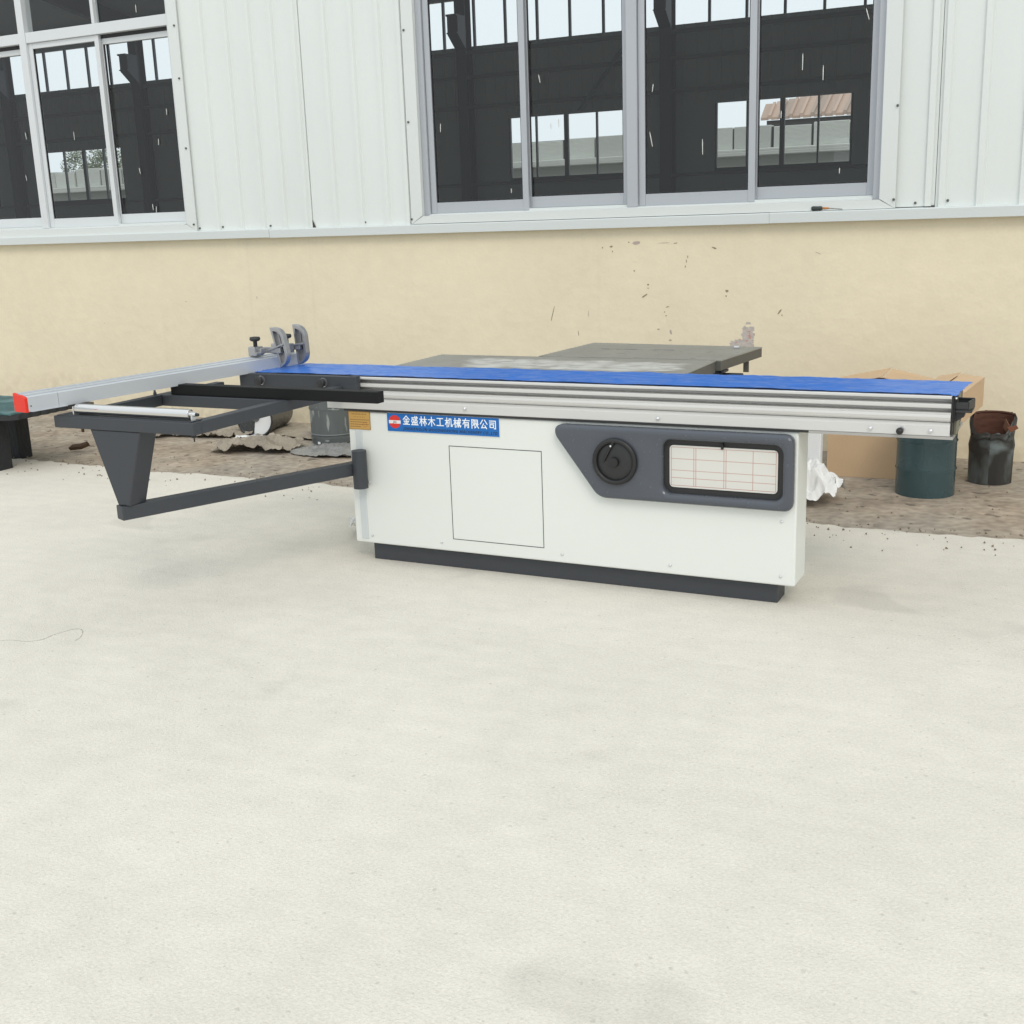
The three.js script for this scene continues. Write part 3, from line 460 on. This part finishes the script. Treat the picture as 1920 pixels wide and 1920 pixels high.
// outrigger frame
{
  const F = partGroup(S, 'crosscut_frame'), y0 = 0.812, y1 = 0.862, xL = -3.86, xR = -3.12, zN = 4.375, zW = 3.345, t = 0.05;
  part(F, 'front_rail', rb(xL, xR, y0, y1, zN - t, zN, 0.004), greyM);
  part(F, 'side_rail', rb(xL, xL + t, y0, y1, zW, zN - t, 0.004), greyM);
  part(F, 'side_rail', rb(xR - t, xR, y0, y1, zW, zN - t, 0.004), greyM);
  part(F, 'cross_rail', rb(xL + t, xR - t, y0, y1, 3.735, 3.785, 0.004), greyM);
  part(F, 'mounting_plate', plain([rb(-3.715, -3.043, 0.832, 0.906, ZF + 0.004, zW, 0.003), rb(-3.085, -3.043, 0.90, 0.9085, ZF + 0.004, zW - 0.004, 0.002)]), greyM);
  for (const x of [-3.585, -3.225]) { part(F, 'clamp_knob', lathe([[0, 0], [0.012, 0], [0.012, 0.012], [0.021, 0.014], [0.022, 0.028], [0.018, 0.032], [0, 0.034]], 14).rotateX(Math.PI / 2).translate(x, 0.876, zW), rubberM); part(F, 'washer', cyl([x, 0.876, zW], [x, 0.876, zW + 0.003], 0.022, 0.022, 20), zincM); }
  part(F, 'roller_shelf', bx(xL + 0.02, xR - 0.015, y1 - 0.001, y1 + 0.004, zN - 0.075, zN - 0.004), greyM);
  part(F, 'roller', lathe([[0, 0], [0.019, 0], [0.0205, 0.002], [0.0205, 0.598], [0.019, 0.60], [0, 0.60]], 32).rotateZ(-Math.PI / 2).translate(-3.755, 0.890, zN - 0.035), chromeM);
  part(F, 'roller_pin', plain([cyl([-3.77, 0.890, zN - 0.035], [-3.755, 0.890, zN - 0.035], 0.008, 0.008, 14), cyl([-3.155, 0.890, zN - 0.035], [-3.128, 0.890, zN - 0.035], 0.009, 0.009, 14)]), zincM);
  part(F, 'pin_end', cyl([-3.128, 0.890, zN - 0.035], [-3.117, 0.890, zN - 0.035], 0.007, 0.006, 12), blackM);
  part(F, 'roller_bracket', plain([bx(-3.148, -3.142, y1 + 0.004, 0.895, zN - 0.045, zN - 0.025), bx(-3.768, -3.762, y1 + 0.004, 0.9, zN - 0.05, zN - 0.02)]), zincM);
  part(F, 'fence_bracket', plain([bx(-3.86, -3.765, y1 + 0.001, 0.903, zN - 0.13, zN - 0.122), bx(-3.765, -3.758, y1 + 0.001, 0.903, zN - 0.13, zN - 0.06)]), mat([0.17, 0.155, 0.13], 0.5, 0.5, { bumpMap: blotT, bumpScale: 0.004 }));
  part(F, 'stop_screw', plain([cyl([xL + 0.025, y1, 3.80], [xL + 0.025, y1 + 0.012, 3.80], 0.008, 0.008, 10), cyl([xL + 0.025, y1 + 0.012, 3.80], [xL + 0.025, y1 + 0.026, 3.80], 0.006, 0.004, 10)]), mat([0.12, 0.13, 0.13], 0.4, 0.6));
  part(F, 'hanging_bolt', plain([cyl([-3.15, y0 - 0.014, 4.34], [-3.15, y0, 4.34], 0.010, 0.012, 10), cyl([-3.15, y0 - 0.03, 4.34], [-3.15, y0 - 0.014, 4.34], 0.003, 0.003, 8)]), blackM);
  part(F, 'hanging_stud', cyl([-3.74, y0 - 0.02, 4.34], [-3.74, y0, 4.34], 0.006, 0.006, 8), mat([0.10, 0.06, 0.035], 0.8));
  // wedge post on the swing arm
  part(F, 'support_post', exZ([[-3.668, 0.8115], [-3.40, 0.8115], [-3.502, 0.50], [-3.562, 0.50]], 4.27, 4.37, 0.006), greyM);
  const A = partGroup(S, 'swing_arm');
  part(A, 'arm_tube', rb(-0.03, 0.03, 0.44, 0.499, -1.22, 0.06, 0.004).rotateY(-Math.atan2(0.47, 1.1)).translate(-3.53, 0, 4.32), greyM);
  part(A, 'pivot', cyl([-3.06, 0.38, 3.335], [-3.06, 0.56, 3.335], 0.035, 0.035, 20), greyM);
}
// crosscut fence, skewed a little off square
{
  const nearP = new THREE.Vector3(-3.855, 0, 4.535), farP = new THREE.Vector3(-3.652, 0, 2.985), L = nearP.distanceTo(farP), ang = Math.atan2(farP.x - nearP.x, -(farP.z - nearP.z));
  const put = (g) => g.rotateY(-ang).translate(nearP.x, 0.904, nearP.z);   // local: x across, y up, -z away from the camera
  const F = partGroup(S, 'crosscut_fence');
  const prof = [[-0.036, 0], [0.036, 0], [0.036, 0.058], [0.030, 0.061], [0.022, 0.062], [0.022, 0.047], [0.016, 0.047], [0.013, 0.066], [-0.006, 0.068], [-0.008, 0.050], [-0.016, 0.050], [-0.020, 0.071], [-0.036, 0.072]];
  const bar = (z0, z1, k = 1) => put(exZ(prof.map(([x, y]) => [x * k, y * k]), -z1, -z0));
  part(F, 'extension_profile', bar(0.008, 0.148, 1.0), fenceM); part(F, 'profile', bar(0.150, L, 0.99), fenceM);
  part(F, 'end_cap', put(exZ([[-0.038, -0.002], [0.037, -0.002], [0.037, 0.055], [0.028, 0.061], [0.012, 0.066], [-0.022, 0.0685], [-0.034, 0.074], [-0.038, 0.072]], -0.008, 0.006, 0.002)), mat([0.74, 0.030, 0.012], 0.45));
  part(F, 'scale_lip', put(bx(0.030, 0.044, -0.0015, 0.0015, -0.185, -0.02)), fenceM);
  part(F, 'cap_screw', put(new THREE.SphereGeometry(0.003, 8, 6).translate(0.0365, 0.022, -0.02)), blackM);
  const stop = (zl, tilt, k, kx = -0.014, ky = 0.118) => {
    const T = partGroup(S, 'flip_stop'), q = (g) => put(g.translate(0, 0, -zl));
    part(T, 'carriage', q(rb(-0.038, kx + 0.022, 0.073, 0.118, -0.03, 0.03, 0.005)), castM);
    part(T, 'knob', q(lathe([[0, 0], [0.010, 0], [0.010, 0.024], [0.022, 0.028], [0.027, 0.036], [0.024, 0.046], [0, 0.049]], 20).translate(kx, ky, 0)), rubberM);
    // quarter-moon paddle across the fence
    const o = new THREE.Shape(); o.moveTo(0, 0.105); o.quadraticCurveTo(0.062, 0.100, 0.068, 0.05); o.lineTo(0.070, -0.025); o.quadraticCurveTo(0.066, -0.068, 0.014, -0.080); o.lineTo(0.010, -0.04); o.lineTo(0.006, 0.04); o.lineTo(0, 0.105);
    const inn = [new THREE.Path(), new THREE.Path()];
    inn[0].moveTo(0.012, 0.088); inn[0].quadraticCurveTo(0.052, 0.084, 0.056, 0.05); inn[0].lineTo(0.056, 0.022); inn[0].lineTo(0.016, 0.016); inn[0].lineTo(0.012, 0.088);
    inn[1].moveTo(0.018, 0.004); inn[1].lineTo(0.057, 0.012); inn[1].lineTo(0.058, -0.025); inn[1].quadraticCurveTo(0.055, -0.058, 0.024, -0.066); inn[1].lineTo(0.018, 0.004);
    const rim = o.clone(); rim.holes = inn;
    const place = (g) => q(g.scale(1.12, 1.08, 1).rotateZ(tilt).translate(0.03 + k, 0.096, -0.055));
    part(T, 'paddle_web', place(new THREE.ExtrudeGeometry(o, { depth: 0.006, bevelEnabled: true, bevelThickness: 0.001, bevelSize: 0.001, bevelOffset: -0.001, bevelSegments: 1, curveSegments: 16 }).translate(0, 0, -0.01)), castM);
    part(T, 'paddle_rim', place(new THREE.ExtrudeGeometry(rim, { depth: 0.020, bevelEnabled: true, bevelThickness: 0.002, bevelSize: 0.0015, bevelOffset: -0.0015, bevelSegments: 2, curveSegments: 16 }).translate(0, 0, -0.004)), castM);
    part(T, 'rib', place(plain([rb(0.030, 0.036, 0.02, 0.085, -0.004, 0.006, 0.002), rb(-0.05, 0.062, 0.006, 0.014, -0.004, 0.030, 0.002).rotateZ(0.12)])), castM);
    part(T, 'arm', q(plain([rb(0.002, 0.075 + k, 0.084, 0.112, -0.052, -0.03, 0.004), rb(0.0, 0.03, 0.084, 0.110, -0.034, 0.01, 0.004), cyl([0.016, 0.086, -0.02], [0.016, 0.086, 0.034], 0.009, 0.009, 16)])), castM);
  };
  stop(1.32, 0.20, 0.045); stop(1.475, 0.02, 0.028, 0.046, 0.118);
}

// ---------------------------------------------------------------- loose things on and round the machine
single('steel_tube', 'loose black square steel tube lying across the grey outrigger frame', 'tube', rb(-3.765, -2.655, 0.8625, 0.911, 3.722, 3.772, 0.003), phys([0.008, 0.0085, 0.009], 0.6, { specularIntensity: 0.5 }), [-3.21, 0.8625, 3.747]);

{ // screwdriver on the flashing
  const D = thing('screwdriver', 'small screwdriver with dark handle and orange collar on the window ledge', 'screwdriver', [-1.64, 1.5665, 0.056]);
  const y = 1.5795, z = 0.05;
  part(D, 'handle', lathe([[0, 0], [0.011, 0.002], [0.0145, 0.012], [0.013, 0.04], [0.0135, 0.062], [0.008, 0.07], [0, 0.072]], 16).rotateZ(-Math.PI / 2).translate(-1.70, y, z), mat([0.035, 0.045, 0.045], 0.5));
  part(D, 'collar', cyl([-1.628, y, z], [-1.588, y - 0.001, z], 0.007, 0.0045, 12), mat([0.50, 0.20, 0.05], 0.5));
  part(D, 'shaft', cyl([-1.588, y - 0.001, z], [-1.505, y - 0.010, z], 0.0022, 0.0022, 8), mat([0.3, 0.28, 0.26], 0.4, 0.8));
}

const cardM = (k = 1) => new THREE.MeshStandardMaterial({ map: cardT, color: rgb(k, k, k), roughness: 0.85 });
const cardT = tex(512, 512, (u, v) => { const k = 1 + 0.10 * fbm(u * 4, v * 4, 3, 4) + 0.05 * fbm(u * 140, v * 8, 6, 2) + 0.05 * fbm(u * 60, v * 60, 4, 2); return [0.60 * k, 0.43 * k, 0.27 * k]; }); cardT.repeat.set(2, 2);
function flap(parent, a, b, out, m) { // quad flap hinged on edge a-b, tip offset out
  const A = new THREE.Vector3(...a), B = new THREE.Vector3(...b), O = new THREE.Vector3(...out), n = B.clone().sub(A).cross(O).normalize().multiplyScalar(0.004);
  const v = [A, B, B.clone().add(O).addScaledVector(A.clone().sub(B), 0.05), A.clone().add(O).addScaledVector(B.clone().sub(A), 0.05)], q = [...v, ...v.map((p) => p.clone().add(n))], g = new THREE.BufferGeometry();
  const f = [[0, 1, 2], [0, 2, 3], [6, 5, 4], [7, 6, 4], [0, 4, 5], [0, 5, 1], [1, 5, 6], [1, 6, 2], [2, 6, 7], [2, 7, 3], [3, 7, 4], [3, 4, 0]], pos = [], uv = []; for (const t of f) for (const i of t) { pos.push(q[i].x, q[i].y, q[i].z); uv.push(q[i].x + q[i].y, q[i].z); }
  g.setAttribute('position', new THREE.Float32BufferAttribute(pos, 3)); g.setAttribute('uv', new THREE.Float32BufferAttribute(uv, 2)); g.computeVertexNormals(); part(parent, 'flap', g, m);
}
function carton(label, x0, x1, y0, y1, z0, z1, ang, flaps, k) {
  const cx = (x0 + x1) / 2, cz = (z0 + z1) / 2, T = thing('cardboard_box', label, 'box', [cx, y0, cz], 'cardboard boxes by the wall'), m = cardM(k), t = 0.005;
  const g = plain([bx(x0, x1, y0, y0 + t, z0, z1), bx(x0, x0 + t, y0 + t, y1, z0, z1), bx(x1 - t, x1, y0 + t, y1, z0, z1), bx(x0 + t, x1 - t, y0 + t, y1, z0, z0 + t), bx(x0 + t, x1 - t, y0 + t, y1, z1 - t, z1)]);
  part(T, 'carton', worldUV(g, 'xy', 0.7), m);
  for (const [a, b, o] of flaps) flap(T, a, b, o, m);
  T.rotation.y = ang; return T;
}
{
  const D = thing('teal_drum', 'short dark teal steel drum under the right end of the saw', 'drum', [-0.81, 0, 1.02]);
  part(D, 'shell', lathe([[0, 0.005], [0.155, 0.005], [0.16, 0.0], [0.16, 0.14], [0.166, 0.15], [0.16, 0.16], [0.16, 0.30], [0.166, 0.31], [0.16, 0.32], [0.16, 0.462], [0.155, 0.468], [0.15, 0.462], [0.15, 0.45], [0, 0.45]], 40).translate(-0.81, 0, 1.02), mat([0.05, 0.09, 0.10], 0.5, 0.1, { roughnessMap: blotT }));
  part(D, 'rim', new THREE.TorusGeometry(0.157, 0.006, 8, 40).rotateX(Math.PI / 2).translate(-0.81, 0.464, 1.02), mat([0.03, 0.07, 0.085], 0.4, 0.3));
}
{ const x0 = -0.81, x1 = -0.57, y1 = 0.632, z0 = 0.78, z1 = 1.39;
  carton('low cardboard box with loosely shut flaps resting on the teal drum', x0, x1, 0.4705, y1, z0, z1, -0.075, [[[x0, y1, z1], [x0, y1, z0], [0.118, 0.026, 0]], [[x1, y1, z0], [x1, y1, z1], [-0.118, 0.018, 0]]], 1); }
{ const x0 = -1.42, x1 = -0.86, y1 = 0.545, z0 = 0.30, z1 = 0.74;
  carton('tall cardboard box on the ground behind the right end of the saw', x0, x1, 0.001, y1, z0, z1, 0.03, [[[x0, y1, z1], [x0, y1, z0], [0.30, 0.066, 0]], [[x1, y1, z0], [x1, y1, z1], [-0.25, 0.060, 0]]], 1); }

// crumpled sheets
function crumpled(w, d, n, h, sc, hill) {
  const pos = [], uv = [], idx = [], ph = rr(0, 50), id = new Map();
  const f = (i, j) => { const u = i / n * 2 - 1, v = j / n * 2 - 1; return [u, v]; };
  const inside = (u, v) => { const r = Math.pow(Math.pow(Math.abs(u), 3) + Math.pow(Math.abs(v), 3), 1 / 3), a = Math.atan2(v, u); return r < 0.82 + 0.34 * fbm(Math.cos(a) * 1.5 + ph, Math.sin(a) * 1.5, 2, 2); };
  const vid = (i, j) => { const k = i * 1000 + j; if (!id.has(k)) { const [u, v] = f(i, j), x = u * w / 2, z = v * d / 2; const a = 1 - Math.abs(2 * fbm(x * sc + ph, z * sc, ph, 3)), b = 1 - Math.abs(2 * fbm(x * sc * 2.3, z * sc * 2.3 + ph, 4, 3)); const y = 0.006 + h * (0.8 * a * a * a + 0.28 * b * b) * (0.5 + fbm(x * 2 + ph, z * 2, 7, 2) + 0.4) + hill * Math.exp(-(u * u * 2.5 + v * v * 3)); id.set(k, pos.length / 3); pos.push(x + 0.02 * fbm(x * 9, z * 9, ph), Math.max(0.005, y), z + 0.02 * fbm(x * 9, z * 9, ph + 8)); uv.push(x, z); } return id.get(k); };
  for (let i = 0; i < n; i++) for (let j = 0; j < n; j++) { const [u, v] = f(i + 0.5, j + 0.5); if (!inside(u, v)) continue; const a = vid(i, j), b = vid(i + 1, j), c = vid(i + 1, j + 1), e = vid(i, j + 1); idx.push(a, e, c, a, c, b); }
  const g = new THREE.BufferGeometry(); g.setAttribute('position', new THREE.Float32BufferAttribute(pos, 3)); g.setAttribute('uv', new THREE.Float32BufferAttribute(uv, 2)); g.setIndex(idx); g.computeVertexNormals(); return g;
}
function sheet(label, x, z, w, d, h, sc, hill, turn, m, y = 0, name = 'crumpled_sheet', cat = 'sheet') {
  const g = crumpled(w, d, 96, h, sc, hill).rotateY(turn).translate(x, y, z); return single(name, label, cat, g, m, [x, y, z], 'crumpled sheets on the ground');
}
const sheetT = tex(512, 512, (u, v) => { const k = 1 + 0.5 * fbm(u * 5, v * 5, 3, 5) + 0.25 * fbm(u * 40, v * 40, 6, 2); return [0.31 * k, 0.27 * k, 0.215 * k]; });
const sackM = new THREE.MeshPhysicalMaterial({ map: sheetT, roughness: 0.7, side: THREE.DoubleSide }), clearM = mat([0.25, 0.25, 0.245], 0.35, 0, { side: THREE.DoubleSide }), whiteM = mat([0.78, 0.78, 0.77], 0.5, 0, { side: THREE.DoubleSide });
sheet('bulging dirty grey brown sack crumpled in front of the steel cylinder', -5.46, 1.06, 0.80, 0.5, 0.06, 4.5, 0.07, 0.2, sackM);
sheet('flat dirty sacking along the wall foot behind the left drum', -5.35, 0.42, 1.9, 0.62, 0.03, 5, 0.02, 0.05, sackM);
sheet('crinkled clear plastic wrapped round the foot of the grey green drum', -4.86, 0.98, 0.75, 0.5, 0.03, 6, 0.01, -0.1, clearM);
sheet('torn white paper scrap at the foot of the steel cylinder', -5.78, 0.76, 0.34, 0.16, 0.025, 5, 0.01, 0.3, whiteM);
sheet('long dirty sacking strip lying under the outrigger corner', -6.25, 0.72, 1.0, 0.28, 0.05, 7, 0.01, 0.12, sackM);
sheet('small crushed paper by the sacking strip', -6.62, 0.86, 0.28, 0.18, 0.05, 9, 0.02, 0.0, sackM);
sheet('crumpled white plastic film beside the tall cardboard box', -1.42, 1.42, 0.55, 0.4, 0.10, 5, 0.17, 0.1, whiteM);
sheet('white wrapping film bunched against the left foot of the saw cabinet', -3.30, 2.86, 0.34, 0.3, 0.08, 6, 0.05, 0.4, whiteM, 0.0135);
{
  single('foam_block', 'bright white foam block standing beside the saw cabinet', 'foam', rb(-1.52, -1.345, 0.0, 0.50, 1.22, 1.28, 0.006), mat([0.82, 0.83, 0.84], 0.7, 0, { bumpMap: grainT, bumpScale: 0.001 }), [-1.4325, 0, 1.25]);
}

{ // grey green drum standing by the saw's left end
  const D = thing('grey_drum', 'scuffed grey green steel drum standing under the left end of the saw', 'drum', [-5.02, 0, 0.72]);
  const t = tex(512, 256, (u, v) => { const n = 1 + 0.4 * fbm(u * 9, v * 5, 3, 4), s = clamp((fbm(u * 14, v * 7, 17, 4) - 0.17) * 14); return [mix(0.115 * n, 0.36, s * 0.8), mix(0.13 * n, 0.38, s * 0.8), mix(0.13 * n, 0.37, s * 0.8)]; });
  part(D, 'shell', lathe([[0, 0.01], [0.165, 0.01], [0.17, 0.0], [0.172, 0.06], [0.177, 0.07], [0.172, 0.08], [0.175, 0.27], [0.181, 0.28], [0.177, 0.29], [0.179, 0.35], [0.174, 0.352], [0.170, 0.34], [0, 0.33]], 48).translate(-5.02, 0, 0.72), new THREE.MeshStandardMaterial({ map: t, roughness: 0.55, metalness: 0.1 }));
  part(D, 'band', new THREE.TorusGeometry(0.174, 0.005, 8, 48).rotateX(Math.PI / 2).translate(-5.02, 0.095, 0.72), mat([0.20, 0.22, 0.22], 0.5, 0.3));
  part(D, 'paint_fleck', bx(-5.055, -5.035, 0.028, 0.045, 0.886, 0.894), mat([0.75, 0.76, 0.76], 0.6));
}
{ // cylinder lying on its side with a two-tone end
  const D = thing('steel_cylinder', 'dark steel cylinder lying on its side with a pale half disc in its end', 'cylinder', [-5.84, 0, 0.5]);
  const c = [-5.84, 0.145], z0 = 0.22, z1 = 0.70, r = 0.145;
  const turned = (g) => g.translate(-c[0], 0, -0.5).rotateY(0.30).translate(c[0], 0, 0.5);
  const rm = mat([0.06, 0.064, 0.07], 0.5, 0.2, { roughnessMap: blotT });
  part(D, 'barrel', turned(lathe([[r - 0.012, 0], [r, 0.004], [r, z1 - z0 - 0.004], [r - 0.012, z1 - z0], [r - 0.016, z1 - z0 - 0.03], [0, z1 - z0 - 0.03]], 48).rotateX(Math.PI / 2).translate(c[0], c[1], z0)), rm);
  const half = (a0, a1, rr_, h) => { const s = new THREE.Shape(); s.absarc(0, 0, rr_, a0, a1, false); return ex(s, h); };
  part(D, 'pale_disc', turned(half(-1.75, 1.45, r - 0.006, 0.01).translate(c[0] + 0.004, c[1], z1 - 0.028)), mat([0.74, 0.75, 0.75], 0.5));
  part(D, 'dark_disc', turned(half(1.45, 4.53, r - 0.006, 0.014).translate(c[0], c[1], z1 - 0.028)), rm);
  part(D, 'valve_hole', turned(cyl([c[0] - 0.07, c[1] + 0.01, z1 - 0.02], [c[0] - 0.07, c[1] + 0.01, z1 - 0.0125], 0.02, 0.02, 18)), mat([0.006, 0.006, 0.006], 0.8));
  part(D, 'hub_boss', turned(cyl([c[0] + 0.005, c[1] + 0.01, z1 - 0.024], [c[0] + 0.005, c[1] + 0.01, z1 - 0.004], 0.032, 0.028, 20)), mat([0.12, 0.125, 0.12], 0.5, 0.3));
}
{ // rusty drum by the wall
  const D = thing('rusty_drum', 'rusted iron drum with a torn open rim standing by the wall on the right', 'drum', [-0.50, 0, 0.62]);
  const t = tex(512, 256, (u, v) => { const n = 1 + 0.5 * fbm(u * 10, v * 6, 3, 4), s = clamp(0.25 + 2.6 * fbm(u * 5, v * 4, 12, 4)); return [mix(0.035, 0.15, s) * n, mix(0.032, 0.18, s) * n, mix(0.028, 0.18, s) * n]; });
  const rustM = new THREE.MeshStandardMaterial({ map: t, roughness: 0.75, side: THREE.DoubleSide }), innerM = mat([0.115, 0.05, 0.032], 0.9, 0, { bumpMap: blotT, bumpScale: 0.01, side: THREE.DoubleSide });
  const g = lathe([[0.115, 0], [0.12, 0.003], [0.122, 0.18], [0.126, 0.22], [0.118, 0.27], [0.121, 0.30], [0.128, 0.34], [0.119, 0.36], [0.112, 0.372]], 64);
  { const p = g.attributes.position; for (let i = 0; i < p.count; i++) { const x = p.getX(i), y = p.getY(i), z = p.getZ(i), a = Math.atan2(z, x), k = 1 + 0.05 * fbm(Math.cos(a) * 2, Math.sin(a) * 2 + y * 6, 2, 3); p.setXYZ(i, x * k, y + (y > 0.33 ? 0.025 + 0.05 * fbm(Math.cos(a) * 3, Math.sin(a) * 3, 5, 3) - 0.10 * clamp(Math.sin(a) * 1.3) : 0), z * k); } g.computeVertexNormals(); }
  part(D, 'shell', g.translate(-0.50, 0, 0.62), rustM);
  const li = lathe([[0, 0.02], [0.105, 0.022], [0.108, 0.26], [0.109, 0.33], [0.108, 0.385]], 48); { const p = li.attributes.position; for (let i = 0; i < p.count; i++) if (p.getY(i) > 0.3) p.setY(i, p.getY(i) - 0.115 * clamp(p.getZ(i) / 0.109 * 1.3 + 0.1)); li.computeVertexNormals(); }
  part(D, 'liner', li.translate(-0.50, 0, 0.62), innerM);
  const lip = new THREE.TorusGeometry(0.113, 0.008, 8, 56, 3.0).rotateX(-Math.PI / 2).translate(-0.50, 0.392, 0.62); part(D, 'torn_rim', lip, mat([0.085, 0.035, 0.022], 0.9));
  part(D, 'bent_tab', exZ([[0, 0], [0.05, 0.012], [0.062, -0.006], [0.02, -0.03]], 0, 0.006).rotateY(0.3).translate(-0.42, 0.335, 0.69), mat([0.19, 0.075, 0.04], 0.9));
  part(D, 'bent_tab', exZ([[0, 0], [0.014, 0.05], [0.045, 0.01], [0.03, -0.03]], 0, 0.005).rotateY(-0.6).translate(-0.44, 0.33, 0.66), mat([0.16, 0.08, 0.05], 0.9));
}
{ // teal topped bench at the left edge
  const B = thing('work_bench', 'heavy low work bench with chipped teal top at the left edge', 'bench', [-7.2, 0, 2.1]);
  const tt = tex(512, 256, (u, v) => { const n = 1 + 0.5 * fbm(u * 12, v * 6, 3, 4), s = clamp((fbm(u * 8, v * 5, 7, 4) - 0.02) * 8); return [mix(0.025, 0.09, s) * n, mix(0.10, 0.19, s) * n, mix(0.11, 0.195, s) * n]; });
  const slab = exY((() => { const p = [[-8.2, 2.38], [-8.2, 1.72]]; for (let i = 0; i <= 6; i++) p.push([mix(-8.2, -6.46, (i + 1) / 7) + rr(-0.01, 0.01), 1.70 + rr(-0.008, 0.008)]); for (let i = 0; i < 16; i++) p.push([-6.45 + (i % 2 ? 0.008 : -0.008) + rr(-0.006, 0.006), 1.72 + i * 0.04]); for (let i = 0; i < 20; i++) p.push([-6.5 - i * 0.08, 2.38 + (i % 2 ? 0.010 : -0.006)]); return p; })(), 0.385, 0.418);
  part(B, 'edge_plate', slab, mat([0.022, 0.024, 0.026], 0.7, 0, { bumpMap: blotT, bumpScale: 0.01 }));
  part(B, 'top_plate', worldUV(rb(-8.18, -6.475, 0.418, 0.436, 1.735, 2.36, 0.005), 'xz'), new THREE.MeshStandardMaterial({ map: tt, roughness: 0.55 }));
  const lm = mat([0.018, 0.021, 0.024], 0.7, 0, { bumpMap: blotT, bumpScale: 0.01 });
  for (const [x, z] of [[-6.80, 2.24], [-7.05, 1.84], [-8.0, 2.24], [-8.0, 1.84]]) part(B, 'leg', rb(x - 0.075, x + 0.075, 0.0, 0.385, z - 0.06, z + 0.06, 0.008), lm);
}
// scraps on the ground
const woodM = mat([0.10, 0.06, 0.035], 0.95), lathM = mat([0.42, 0.33, 0.20], 0.9);
single('wood_chip', 'broken dark wood splinter on the ground near the bench', 'splinter', plain([exZ([[0, 0], [0.10, 0.018], [0.16, 0.06], [0.13, 0.06], [0.14, 0.075], [0.09, 0.05], [0.02, 0.035]], 0, 0.03).rotateX(-0.9).translate(-6.84, 0.008, 1.55)]), woodM, [-6.8, 0.005, 1.55]);
single('wood_lath', 'thin pale wooden lath lying on the dusty ground', 'lath', bx(-0.13, 0.13, 0.004, 0.012, -0.012, 0.012).rotateY(0.45).translate(-6.86, 0, 0.98), lathM, [-6.86, 0.004, 0.98]);
single('tin_can', 'small rusty brown can lying on the sacking', 'can', cyl([-6.29, 0.075, 0.70], [-6.17, 0.085, 0.62], 0.028, 0.028, 16), mat([0.10, 0.07, 0.065], 0.8), [-6.24, 0.045, 0.66]);
single('metal_strip', 'thin flat blue grey metal strip lying under the outrigger frame', 'metal strip', bx(-0.28, 0.28, 0.003, 0.016, -0.05, 0.05).rotateY(0.1).translate(-6.72, 0, 0.62), mat([0.14, 0.16, 0.20], 0.4, 0.5), [-6.72, 0.003, 0.62]);
{
  const gs = []; for (let i = 0; i < 900; i++) { const x = rr(-9, 0), sp = rnd(), z = sp < 0.45 ? rr(0.1, 1.9) : 1.93 + 0.5 * Math.pow(rnd(), 2.2) - 0.06, s = rr(0.003, 0.010), y0 = z > 1.85 ? 0.013 : 0; const g = new THREE.TetrahedronGeometry(s, 0).rotateX(rr(0, 6)).rotateY(rr(0, 6)).translate(x, y0 + s * 0.4, z); gs.push(g); }
  const o = shade(new THREE.Mesh(plain(gs), mat([0.26, 0.215, 0.165], 0.95))); o.name = 'gravel'; o.userData = { kind: 'stuff', label: 'loose grit and dirt crumbs on the ground along the wall', category: 'grit' }; scene.add(o);
}

renderer.render(scene, camera);
